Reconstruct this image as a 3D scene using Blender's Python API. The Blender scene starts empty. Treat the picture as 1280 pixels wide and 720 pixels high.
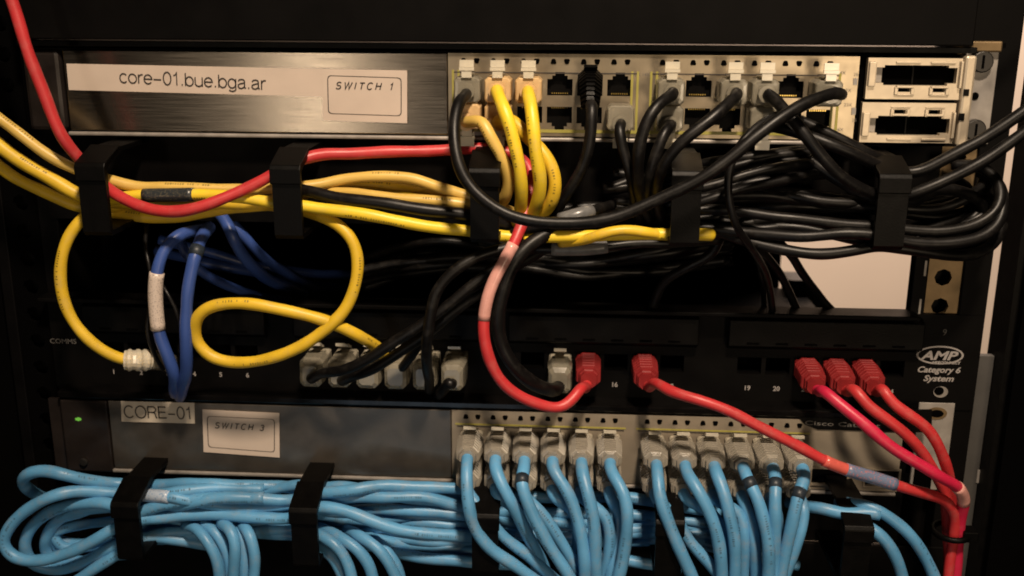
import bpy, math, random
from mathutils import Vector, Matrix, Euler
random.seed(7)
S = 0.001                                   # everything below is laid out in millimetres
sc = bpy.context.scene
COL = sc.collection

# ------------------------------------------------------------------ camera
F = 1300.0                                  # focal length in pixels of the 1280 px wide photograph
CP = Vector((47.75, -492.85, 25.97))
CR = Euler((1.303387, -0.0055399, 0.0575371), 'XYZ')
cam = bpy.data.cameras.new('camera')
cam.lens = 36.0 * F / 1280.0
cam.sensor_width = 36.0
cam.clip_start, cam.clip_end = 0.01, 50
cam.dof.use_dof = True
cam.dof.focus_distance = 0.475
cam.dof.aperture_fstop = 11.0
camo = bpy.data.objects.new('camera', cam)
camo.location = CP * S
camo.rotation_euler = CR
COL.objects.link(camo)
sc.camera = camo
RM = CR.to_matrix()

# ------------------------------------------------------------------ world, lamps, exposure
world = bpy.data.worlds.new('World')
sc.world = world
world.use_nodes = True
bg = world.node_tree.nodes['Background']
bg.inputs[0].default_value = (1.0, 0.80, 0.62, 1)
bg.inputs[1].default_value = 0.003
sc.view_settings.view_transform = 'Standard'
sc.view_settings.look = 'None'
sc.view_settings.gamma = 1.0
sc.view_settings.exposure = 0.0


def lamp(name, loc, target, size, power, colr, size_y=None, spread=None):
    l = bpy.data.lights.new(name, 'AREA')
    l.energy = power
    l.color = colr
    l.size = size * S
    if size_y:
        l.shape = 'RECTANGLE'
        l.size_y = size_y * S
    if spread:
        l.spread = math.radians(spread)
    o = bpy.data.objects.new(name, l)
    o.location = Vector(loc) * S
    d = Vector(target) - Vector(loc)
    o.rotation_euler = d.to_track_quat('-Z', 'Y').to_euler()
    COL.objects.link(o)
    return o


lamp('ceiling_lamp', (175, -585, 690), (40, 0, -120), 85, 4.5, (1.0, 0.80, 0.60), spread=100)
lamp('room_lamp', (530, -1300, -125), (100, 0, -60), 220, 3.0, (1.0, 0.77, 0.52), 260)
lamp('plate_band_light', (-318, -1000, -98), (-60, 0, -60), 45, 0.6, (1.0, 0.82, 0.62), 300)  # unseen light added to reflect as a vertical band in the brushed plate
lamp('cool_fill', (-150, -900, -420), (-40, 0, -220), 260, 0.22, (0.72, 0.86, 1.0))  # added weak cool fill from below, not a lamp of the room
lamp('wall_fill', (330, 560, 500), (330, 1000, -60), 300, 12.0, (1.0, 0.80, 0.68))  # unseen light added behind the rack to brighten the wall

# ------------------------------------------------------------------ projection of photo points into the rack


def U(px, py, d):
    """point that stands d mm in front of the switch fronts on the sight line of photo pixel (px, py)"""
    v = RM @ Vector(((px - 640) / F, -(py - 360) / F, -1.0))
    t = (-d - CP.y) / v.y
    return CP + v * t


def PX(p):
    c = RM.transposed() @ (Vector(p) - CP)
    return (640 + F * c.x / -c.z, 360 - F * c.y / -c.z)


# ------------------------------------------------------------------ materials
MATS = {}


def mat(name, colr, rough=0.5, metal=0.0, noise=0.0, scale=200.0, bump=0.0, bscale=900.0, trans=0.0, emit=None,
        aniso=0.0, spec=0.5, coat=0.0, stretch=None, dark=None, sub=0.0, scuff=0.0):
    m = bpy.data.materials.new(name)
    m.use_nodes = True
    nt = m.node_tree
    b = nt.nodes['Principled BSDF']
    b.inputs['Base Color'].default_value = (*colr, 1)
    b.inputs['Roughness'].default_value = rough
    b.inputs['Metallic'].default_value = metal
    b.inputs['Specular IOR Level'].default_value = spec
    b.inputs['Transmission Weight'].default_value = trans
    b.inputs['Coat Weight'].default_value = coat
    b.inputs['Anisotropic'].default_value = aniso
    if sub:
        b.inputs['Subsurface Weight'].default_value = sub
        b.inputs['Subsurface Radius'].default_value = (0.004, 0.003, 0.002)
        b.inputs['Subsurface Scale'].default_value = 1.0
    if emit:
        b.inputs['Emission Color'].default_value = (*emit[0], 1)
        b.inputs['Emission Strength'].default_value = emit[1]
    tc = nt.nodes.new('ShaderNodeNewGeometry')
    vec = tc.outputs['Position']
    if stretch:
        mp = nt.nodes.new('ShaderNodeMapping')
        mp.inputs['Scale'].default_value = stretch
        nt.links.new(vec, mp.inputs['Vector'])
        vec = mp.outputs['Vector']
    if noise:
        n = nt.nodes.new('ShaderNodeTexNoise')
        n.inputs['Scale'].default_value = scale
        n.inputs['Detail'].default_value = 5
        nt.links.new(vec, n.inputs['Vector'])
        r = nt.nodes.new('ShaderNodeValToRGB')
        dk = dark if dark else tuple(c * (1 - noise) for c in colr)
        lt = tuple(min(1, c * (1 + noise)) for c in colr)
        r.color_ramp.elements[0].position = 0.3
        r.color_ramp.elements[1].position = 0.7
        r.color_ramp.elements[0].color = (*dk, 1)
        r.color_ramp.elements[1].color = (*lt, 1)
        nt.links.new(n.outputs['Fac'], r.inputs['Fac'])
        out = r.outputs['Color']
        if scuff:                            # dust and rubbed patches
            n3 = nt.nodes.new('ShaderNodeTexNoise')
            n3.inputs['Scale'].default_value = 170
            n3.inputs['Detail'].default_value = 6
            n3.inputs['Roughness'].default_value = 0.72
            nt.links.new(vec, n3.inputs['Vector'])
            m3 = nt.nodes.new('ShaderNodeMapRange')
            m3.inputs['From Min'].default_value = 0.50
            m3.inputs['From Max'].default_value = 0.72
            m3.inputs['To Max'].default_value = min(1.0, scuff * 2.2)
            nt.links.new(n3.outputs['Fac'], m3.inputs['Value'])
            mx = nt.nodes.new('ShaderNodeMixRGB')
            mx.inputs['Color2'].default_value = (0.30, 0.27, 0.23, 1)
            nt.links.new(m3.outputs['Result'], mx.inputs['Fac'])
            nt.links.new(out, mx.inputs['Color1'])
            out = mx.outputs['Color']
        nt.links.new(out, b.inputs['Base Color'])
        mr = nt.nodes.new('ShaderNodeMapRange')
        mr.inputs['To Min'].default_value = max(0.05, rough - 0.08)
        mr.inputs['To Max'].default_value = rough + 0.12
        nt.links.new(n.outputs['Fac'], mr.inputs['Value'])
        nt.links.new(mr.outputs['Result'], b.inputs['Roughness'])
    if bump:
        n2 = nt.nodes.new('ShaderNodeTexNoise')
        n2.inputs['Scale'].default_value = bscale
        n2.inputs['Detail'].default_value = 3
        nt.links.new(vec, n2.inputs['Vector'])
        bp = nt.nodes.new('ShaderNodeBump')
        bp.inputs['Strength'].default_value = bump
        bp.inputs['Distance'].default_value = 0.0004
        nt.links.new(n2.outputs['Fac'], bp.inputs['Height'])
        nt.links.new(bp.outputs['Normal'], b.inputs['Normal'])
    MATS[name] = m
    return m


mat('black_metal', (0.0019, 0.0016, 0.0015), 0.5, spec=0.08, noise=0.3, scale=60, bump=0.15, bscale=1500)
mat('black_gloss', (0.003, 0.0026, 0.0025), 0.13, spec=0.4, noise=0.3, scale=90)
mat('black_plastic', (0.0013, 0.0011, 0.0010), 0.42, spec=0.11, noise=0.3, scale=150, bump=0.2, bscale=1200)
mat('void_black', (0.0008, 0.0007, 0.0007), 0.9, spec=0.03)
mat('brushed', (0.23, 0.20, 0.165), 0.19, metal=0.98, noise=0.10, scale=40, bump=0.018, bscale=260, stretch=(1, 6, 40))
mat('silver_plate', (0.33, 0.275, 0.195), 0.3, metal=0.7, noise=0.06, scale=120, bump=0.05, bscale=1500)
mat('lower_plate', (0.15, 0.13, 0.11), 0.3, metal=0.8, noise=0.10, scale=120, bump=0.05, bscale=1500)
mat('dark_bezel', (0.014, 0.011, 0.010), 0.2, noise=0.3, scale=70)
mat('lower_port_plate', (0.22, 0.185, 0.14), 0.42, metal=0.15, noise=0.08, scale=120, bump=0.05, bscale=1500)
mat('cage_metal', (0.52, 0.44, 0.33), 0.36, metal=0.45, noise=0.08, scale=250, bump=0.1)
mat('zinc', (0.20, 0.14, 0.075), 0.42, metal=0.75, noise=0.35, scale=70, dark=(0.12, 0.085, 0.045))
mat('grey_steel', (0.30, 0.275, 0.25), 0.45, metal=0.3, noise=0.25, scale=110)
mat('scuffed_grey', (0.05, 0.047, 0.044), 0.6, noise=0.35, scale=28, bump=0.15)
mat('screw', (0.03, 0.028, 0.026), 0.35, metal=0.6, noise=0.2)
mat('paper', (0.53, 0.44, 0.37), 0.55, noise=0.05, scale=60, bump=0.05, bscale=300)
mat('paper_lower', (0.54, 0.45, 0.39), 0.55, noise=0.06, scale=60, bump=0.05, bscale=300)
mat('silver_tape', (0.52, 0.45, 0.36), 0.4, metal=0.08, noise=0.14, scale=26, bump=0.25, bscale=120, stretch=(3, 1, 0.4))
mat('ink', (0.03, 0.025, 0.022), 0.6)
mat('print_grey', (0.29, 0.265, 0.25), 0.6)
mat('print_faint', (0.12, 0.11, 0.10), 0.6)
mat('print_yellow', (0.22, 0.15, 0.02), 0.6)
mat('print_blue', (0.045, 0.12, 0.20), 0.6)
mat('outline_green', (0.30, 0.27, 0.06), 0.5)
mat('yellow', (0.66, 0.43, 0.022), 0.45, scuff=0.10, noise=0.12, scale=90, bump=0.06)
mat('bright_yellow', (0.76, 0.54, 0.026), 0.43, scuff=0.10, noise=0.09, scale=90, bump=0.06)
mat('pale_yellow', (0.60, 0.40, 0.09), 0.38, noise=0.06, scale=90, bump=0.06)
mat('red', (0.47, 0.028, 0.032), 0.42, scuff=0.08, noise=0.12, scale=90, bump=0.06)
mat('pink_red', (0.52, 0.014, 0.055), 0.40, scuff=0.06, noise=0.06, scale=90, bump=0.06)
mat('red_boot', (0.20, 0.012, 0.013), 0.55, spec=0.3, noise=0.1, scale=90, bump=0.1)
mat('blue', (0.085, 0.275, 0.49), 0.42, scuff=0.16, noise=0.20, scale=45, bump=0.12, bscale=500)
mat('navy', (0.035, 0.075, 0.27), 0.36, noise=0.12, scale=80, bump=0.06)
mat('black_cable', (0.0030, 0.0026, 0.0026), 0.40, spec=0.28, scuff=0.02, noise=0.3, scale=90, bump=0.06)
mat('clear_plug', (0.42, 0.385, 0.30), 0.18, trans=0.6, noise=0.08, scale=260, bump=0.05, spec=0.6)
mat('smoky_boot', (0.46, 0.42, 0.35), 0.18, trans=0.52, noise=0.10, scale=200, bump=0.03, bscale=500, spec=0.7)
mat('plug_core', (0.34, 0.31, 0.24), 0.3, noise=0.3, scale=500)
mat('amber_plug', (0.74, 0.50, 0.24), 0.3, trans=0.3, noise=0.1, scale=260)
mat('latch', (0.80, 0.74, 0.60), 0.2, trans=0.4, spec=0.7)
mat('clear_sleeve', (0.60, 0.30, 0.26), 0.25, noise=0.15, scale=160)
mat('grey_sleeve', (0.14, 0.14, 0.14), 0.3, noise=0.3, scale=160)
mat('red_sleeve', (0.55, 0.10, 0.08), 0.22, noise=0.15, scale=160)
mat('black_tape', (0.016, 0.024, 0.035), 0.45, noise=0.3)
mat('gold', (0.62, 0.45, 0.13), 0.3, metal=0.9)
mat('led_glow', (0.05, 0.2, 0.02), 0.4, emit=((0.35, 1.0, 0.12), 0.3))
mat('wall', (0.74, 0.62, 0.50), 0.9, noise=0.03, scale=8, bump=0.05, bscale=150)


def print_mat(name, base, ink, freq):
    """tape with one row of illegible print: blotches broken along its length"""
    m = mat(name, base, 0.35)
    nt = m.node_tree
    b = nt.nodes['Principled BSDF']
    g = nt.nodes.new('ShaderNodeNewGeometry')
    n = nt.nodes.new('ShaderNodeTexNoise')
    n.inputs['Scale'].default_value = freq
    n.inputs['Detail'].default_value = 2
    r = nt.nodes.new('ShaderNodeValToRGB')
    r.color_ramp.elements[0].position = 0.36
    r.color_ramp.elements[1].position = 0.46
    r.color_ramp.elements[0].color = (*ink, 1)
    r.color_ramp.elements[1].color = (*base, 1)
    nt.links.new(g.outputs['Position'], n.inputs['Vector'])
    nt.links.new(n.outputs['Fac'], r.inputs['Fac'])
    nt.links.new(r.outputs['Color'], b.inputs['Base Color'])


print_mat('white_print', (0.62, 0.52, 0.45), (0.34, 0.29, 0.26), 1500)
print_mat('blue_print', (0.13, 0.17, 0.27), (0.36, 0.16, 0.18), 1000)
print_mat('pale_print', (0.42, 0.50, 0.62), (0.20, 0.32, 0.50), 1000)
print_mat('dark_print', (0.018, 0.022, 0.026), (0.10, 0.09, 0.06), 1300)

# ------------------------------------------------------------------ mesh helpers
ORG = {}


class MB:
    def __init__(self):
        self.v, self.f = [], []

    def box(self, x0, x1, y0, y1, z0, z1):
        b = len(self.v)
        self.v += [(x0, y0, z0), (x1, y0, z0), (x1, y1, z0), (x0, y1, z0), (x0, y0, z1), (x1, y0, z1), (x1, y1, z1), (x0, y1, z1)]
        for q in ((0, 3, 2, 1), (4, 5, 6, 7), (0, 1, 5, 4), (1, 2, 6, 5), (2, 3, 7, 6), (3, 0, 4, 7)):
            self.f.append(tuple(b + i for i in q))
        return self

    def prism(self, a, b_):
        """closed prism between two matching outlines"""
        n = len(a)
        b = len(self.v)
        self.v += [tuple(p) for p in a] + [tuple(p) for p in b_]
        self.f.append(tuple(b + i for i in range(n)))
        self.f.append(tuple(b + n + i for i in reversed(range(n))))
        for i in range(n):
            j = (i + 1) % n
            self.f.append((b + i, b + n + i, b + n + j, b + j))
        return self

    def loft(self, rings, cap=True):
        n = len(rings[0])
        b = len(self.v)
        for r in rings:
            self.v += [tuple(p) for p in r]
        for k in range(len(rings) - 1):
            for i in range(n):
                j = (i + 1) % n
                self.f.append((b + k * n + i, b + k * n + j, b + (k + 1) * n + j, b + (k + 1) * n + i))
        if cap:
            self.f.append(tuple(b + i for i in reversed(range(n))))
            e = b + (len(rings) - 1) * n
            self.f.append(tuple(e + i for i in range(n)))
        return self

    def disc(self, x, y, z, r, n=14, depth=1.0):
        a = [(x + r * math.cos(2 * math.pi * i / n), y, z + r * math.sin(2 * math.pi * i / n)) for i in range(n)]
        return self.prism(a, [(p[0], y + depth, p[2]) for p in a])


def link(name, me, parent=None, loc=None):
    o = bpy.data.objects.new(name, me)
    COL.objects.link(o)
    pl = Vector((0, 0, 0))
    if parent is not None:
        o.parent = parent
        pl = ORG[parent.name]
    wl = Vector(loc) if loc is not None else pl
    o.location = (wl - pl) * S
    ORG[o.name] = wl
    return o


def mesh(name, mb, material, origin=(0, 0, 0), smooth=False):
    me = bpy.data.meshes.new(name)
    og = Vector(origin)
    me.from_pydata([tuple((Vector(p) - og) * S) for p in mb.v], [], mb.f)
    me.materials.append(MATS[material])
    if smooth:
        me.polygons.foreach_set('use_smooth', [True] * len(me.polygons))
    me.update()
    return me


def fix_normals(me):
    import bmesh
    bm = bmesh.new()
    bm.from_mesh(me)
    bmesh.ops.recalc_face_normals(bm, faces=bm.faces)
    bm.to_mesh(me)
    bm.free()


def obj(name, mb, material, parent=None, smooth=False, bevel=0.0, origin=None):
    """mesh in world millimetres; its origin is its parent's unless given"""
    og = origin if origin is not None else (ORG[parent.name] if parent is not None else (0, 0, 0))
    me = mesh(name, mb, material, og, smooth)
    fix_normals(me)
    o = link(name, me, parent, og)
    if bevel:
        m = o.modifiers.new('bevel', 'BEVEL')
        m.width = bevel * S
        m.segments = 2
        m.limit_method = 'ANGLE'
    return o


def thing(name, label, cat, loc, group=None):
    o = bpy.data.objects.new(name, None)
    o.empty_display_size = 0.01
    COL.objects.link(o)
    o.location = Vector(loc) * S
    ORG[o.name] = Vector(loc)
    o['label'] = label
    o['category'] = cat
    if group:
        o['group'] = group
    return o


def structure(o):
    o['kind'] = 'structure'
    return o


def text(name, s, p, height, material, parent, shear=0.0, bold=0.0, width=None, rot=0.0, space=1.0):
    """flat lettering on a front: p is the lower left corner, height is the capital height in mm"""
    cu = bpy.data.curves.new('lettering', 'FONT')
    cu.body = s
    cu.size = height / 0.70 * S
    cu.shear = shear
    cu.offset = bold * S
    cu.space_character = space
    cu.resolution_u = 3
    t = bpy.data.objects.new('lettering_source', cu)
    COL.objects.link(t)
    bpy.context.view_layer.update()
    me = bpy.data.meshes.new_from_object(t.evaluated_get(bpy.context.evaluated_depsgraph_get()))
    bpy.data.objects.remove(t)
    xs = [v.co.x for v in me.vertices]
    sx = 1.0
    if width:
        sx = width * S / max(1e-6, max(xs) - min(xs))
    x0 = min(xs)
    for v in me.vertices:
        x, z = (v.co.x - x0) * sx, v.co.y
        v.co = (x * math.cos(rot) - z * math.sin(rot), 0, x * math.sin(rot) + z * math.cos(rot))
    me.materials.clear()
    me.materials.append(MATS[material])
    me.name = name
    return link(name, me, parent, p)


def _arc(cx, cy, rx, ry, a0, a1, n=14):
    return [(cx + rx * math.cos(math.radians(a0 + (a1 - a0) * i / n)), cy + ry * math.sin(math.radians(a0 + (a1 - a0) * i / n))) for i in range(n + 1)]


GLYPH = {
    'c': (0.56, [_arc(0.30, 0.36, 0.24, 0.36, 42, 318)]), 'o': (0.62, [_arc(0.31, 0.36, 0.25, 0.36, 0, 360, 20)]),
    'r': (0.38, [[(0.08, 0), (0.08, 0.72)], [(0.08, 0.44), (0.13, 0.60), (0.23, 0.70), (0.36, 0.71)]]),
    'e': (0.60, [[(0.06, 0.38), (0.55, 0.38)] + _arc(0.30, 0.36, 0.25, 0.36, 5, 322)]),
    '-': (0.62, [[(0.06, 0.37), (0.54, 0.37)]]), '0': (0.62, [_arc(0.31, 0.5, 0.24, 0.5, 0, 360, 22)]),
    '1': (0.50, [[(0.10, 0.76), (0.22, 0.82), (0.30, 0.98), (0.30, 0)]]), '.': (0.28, [[(0.14, 0), (0.14, 0.11)]]),
    'b': (0.62, [[(0.08, 0), (0.08, 1.0)], _arc(0.33, 0.36, 0.24, 0.36, 0, 360, 20)]),
    'u': (0.62, [[(0.08, 0.72), (0.08, 0.22)] + _arc(0.30, 0.22, 0.22, 0.22, 180, 340, 8) + [(0.53, 0.2)], [(0.53, 0.72), (0.53, 0)]]),
    'g': (0.62, [_arc(0.30, 0.36, 0.24, 0.36, 0, 360, 20), [(0.54, 0.72), (0.54, -0.05)] + _arc(0.31, -0.06, 0.23, 0.20, 0, -150, 8)]),
    'a': (0.60, [[(0.08, 0.56), (0.16, 0.68), (0.30, 0.72), (0.43, 0.68), (0.48, 0.55), (0.48, 0.10), (0.55, 0.0)],
                 [(0.48, 0.44), (0.22, 0.38), (0.08, 0.28), (0.07, 0.14), (0.15, 0.02), (0.28, 0.0), (0.42, 0.08), (0.48, 0.22)]]),
    'S': (0.72, [_arc(0.35, 0.75, 0.26, 0.25, 25, 250, 10) + _arc(0.35, 0.26, 0.29, 0.26, 80, -155, 12)]),
    'W': (0.98, [[(0.03, 1), (0.26, 0), (0.49, 1), (0.72, 0), (0.95, 1)]]), 'I': (0.30, [[(0.15, 0), (0.15, 1)]]),
    'T': (0.68, [[(0.34, 0), (0.34, 1)], [(0.03, 0.96), (0.65, 0.96)]]), 'C': (0.78, [_arc(0.40, 0.5, 0.34, 0.5, 42, 318, 18)]),
    'H': (0.74, [[(0.09, 0), (0.09, 1)], [(0.65, 0), (0.65, 1)], [(0.09, 0.52), (0.65, 0.52)]]),
    'O': (0.84, [_arc(0.42, 0.5, 0.36, 0.5, 0, 360, 24)]),
    'R': (0.74, [[(0.09, 0), (0.09, 1)], [(0.09, 0.96), (0.42, 0.96)] + _arc(0.42, 0.73, 0.22, 0.23, 90, -90, 10) + [(0.09, 0.50)], [(0.45, 0.5), (0.58, 0.40), (0.62, 0.12), (0.68, 0)]]),
    'E': (0.68, [[(0.62, 0.04), (0.09, 0.04)], [(0.09, 0), (0.09, 1)], [(0.09, 0.96), (0.60, 0.96)], [(0.09, 0.52), (0.56, 0.52)]]),
    '3': (0.62, [_arc(0.29, 0.75, 0.22, 0.23, 160, -90, 10) + _arc(0.29, 0.26, 0.25, 0.26, 90, -160, 12)]), ' ': (0.4, [])}


def strokes(name, s, p, height, material, parent, weight=0.10, shear=0.0, width=None, rot=0.0, space=0.0):
    """sans lettering drawn with even strokes"""
    x, L = 0.0, []
    for ch in s:
        adv, ls = GLYPH[ch]
        for l in ls:
            L.append([(x + a, b) for a, b in l])
        x += adv + space
    sx = (width / height) / x if width else 1.0
    m = MB()
    for l in L:
        q = [Vector((a * sx + b * shear, b)) for a, b in l]
        n0 = len(m.v)
        n = len(q)
        closed = (q[0] - q[-1]).length < 1e-4
        for i in range(n):
            a = q[i - 1] if i else (q[-2] if closed else q[0])
            b = q[i + 1] if i < n - 1 else (q[1] if closed else q[-1])
            t1 = (q[i] - a).normalized() if (q[i] - a).length > 1e-6 else (b - q[i]).normalized()
            t2 = (b - q[i]).normalized() if (b - q[i]).length > 1e-6 else t1
            t = (t1 + t2).normalized() if (t1 + t2).length > 1e-3 else t1
            k = weight / 2 / max(0.35, t.dot(t1))
            nn = Vector((-t.y, t.x)) * k
            for e in (q[i] + nn, q[i] - nn):
                X, Z = e.x * height, e.y * height
                m.v.append((p.x + X * math.cos(rot) - Z * math.sin(rot), p.y, p.z + X * math.sin(rot) + Z * math.cos(rot)))
        for i in range(n - 1):
            m.f.append((n0 + 2 * i, n0 + 2 * i + 1, n0 + 2 * i + 3, n0 + 2 * i + 2))
    me = mesh(name, m, material, ORG[parent.name])
    return link(name, me, parent, ORG[parent.name])


def quad_plate(c, d, th):
    """thin sheet whose four photo corners (tl, tr, br, bl) lie d mm in front of the switch fronts"""
    p = [U(x, y, d) for x, y in c]
    return MB().prism(p, [q + Vector((0, th, 0)) for q in p])


def plate(x0, x1, z0, z1, holes, y0, y1):
    """front plate with real openings; holes are (x0, x1, z0, z1)"""
    xs = sorted({x0, x1, *[h[i] for h in holes for i in (0, 1)]})
    zs = sorted({z0, z1, *[h[i] for h in holes for i in (2, 3)]})
    mb = MB()

    def solid(i, k):
        if i < 0 or k < 0 or i >= len(xs) - 1 or k >= len(zs) - 1:
            return False
        cx, cz = (xs[i] + xs[i + 1]) / 2, (zs[k] + zs[k + 1]) / 2
        return not any(h[0] < cx < h[1] and h[2] < cz < h[3] for h in holes)
    for i in range(len(xs) - 1):
        for k in range(len(zs) - 1):
            if not solid(i, k):
                continue
            a, b, c, d = xs[i], xs[i + 1], zs[k], zs[k + 1]
            n = len(mb.v)
            mb.v += [(a, y0, c), (b, y0, c), (b, y0, d), (a, y0, d), (a, y1, c), (b, y1, c), (b, y1, d), (a, y1, d)]
            mb.f.append((n, n + 1, n + 2, n + 3))
            if not solid(i - 1, k):
                mb.f.append((n, n + 3, n + 7, n + 4))
            if not solid(i + 1, k):
                mb.f.append((n + 1, n + 5, n + 6, n + 2))
            if not solid(i, k - 1):
                mb.f.append((n, n + 4, n + 5, n + 1))
            if not solid(i, k + 1):
                mb.f.append((n + 3, n + 2, n + 6, n + 7))
    return mb


# ------------------------------------------------------------------ cables


def spline(pts, step=2.2):
    n = len(pts)
    P = [pts[0] * 2 - pts[1]] + pts + [pts[-1] * 2 - pts[-2]]
    out = []
    for i in range(1, n):
        p0, p1, p2, p3 = P[i - 1], P[i], P[i + 1], P[i + 2]
        t0 = 0
        t1 = t0 + max(1e-3, (p1 - p0).length) ** 0.5
        t2 = t1 + max(1e-3, (p2 - p1).length) ** 0.5
        t3 = t2 + max(1e-3, (p3 - p2).length) ** 0.5
        k = max(3, int((p2 - p1).length / step))
        for j in range(k):
            t = t1 + (t2 - t1) * j / k
            a1 = p0 * ((t1 - t) / (t1 - t0)) + p1 * ((t - t0) / (t1 - t0))
            a2 = p1 * ((t2 - t) / (t2 - t1)) + p2 * ((t - t1) / (t2 - t1))
            a3 = p2 * ((t3 - t) / (t3 - t2)) + p3 * ((t - t2) / (t3 - t2))
            b1 = a1 * ((t2 - t) / (t2 - t0)) + a2 * ((t - t0) / (t2 - t0))
            b2 = a2 * ((t3 - t) / (t3 - t1)) + a3 * ((t - t1) / (t3 - t1))
            out.append(b1 * ((t2 - t) / (t2 - t1)) + b2 * ((t - t1) / (t2 - t1)))
    out.append(pts[-1])
    for _ in range(3):                       # a cable is stiff: take the wobble out of the traced points
        out = [out[0]] + [(out[i - 1] + out[i] * 2 + out[i + 1]) / 4 for i in range(1, len(out) - 1)] + [out[-1]]
    return out


def tube(path, r, n=14, ends=True, radii=None):
    rings = []
    t = (path[1] - path[0]).normalized()
    up = Vector((0, 0, 1)) if abs(t.z) < 0.9 else Vector((1, 0, 0))
    nrm = (up - t * up.dot(t)).normalized()
    m = len(path)
    for i, p in enumerate(path):
        a = path[max(0, i - 1)]
        b = path[min(m - 1, i + 1)]
        t = (b - a).normalized() if (b - a).length > 1e-6 else t
        nrm = (nrm - t * nrm.dot(t)).normalized()
        bi = t.cross(nrm)
        rr = radii[i] if radii else r
        rings.append([p + (nrm * math.cos(2 * math.pi * k / n) + bi * math.sin(2 * math.pi * k / n)) * rr for k in range(n)])
    return MB().loft(rings, ends)


def nearest(path, px, py):
    best, bi = 1e9, 0
    for i, p in enumerate(path):
        q = PX(p)
        e = (q[0] - px) ** 2 + (q[1] - py) ** 2
        if e < best:
            best, bi = e, i
    return bi


def rect_ring(cx, y, cz, w, h, c=0.22, tilt=0.0):
    k = min(w, h) * c
    a = [(-w / 2 + k, -h / 2), (w / 2 - k, -h / 2), (w / 2, -h / 2 + k), (w / 2, h / 2 - k),
         (w / 2 - k, h / 2), (-w / 2 + k, h / 2), (-w / 2, h / 2 - k), (-w / 2, -h / 2 + k)]
    return [Vector((cx + x, y, cz + z)) for x, z in a]


PLUGS = {}


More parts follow.
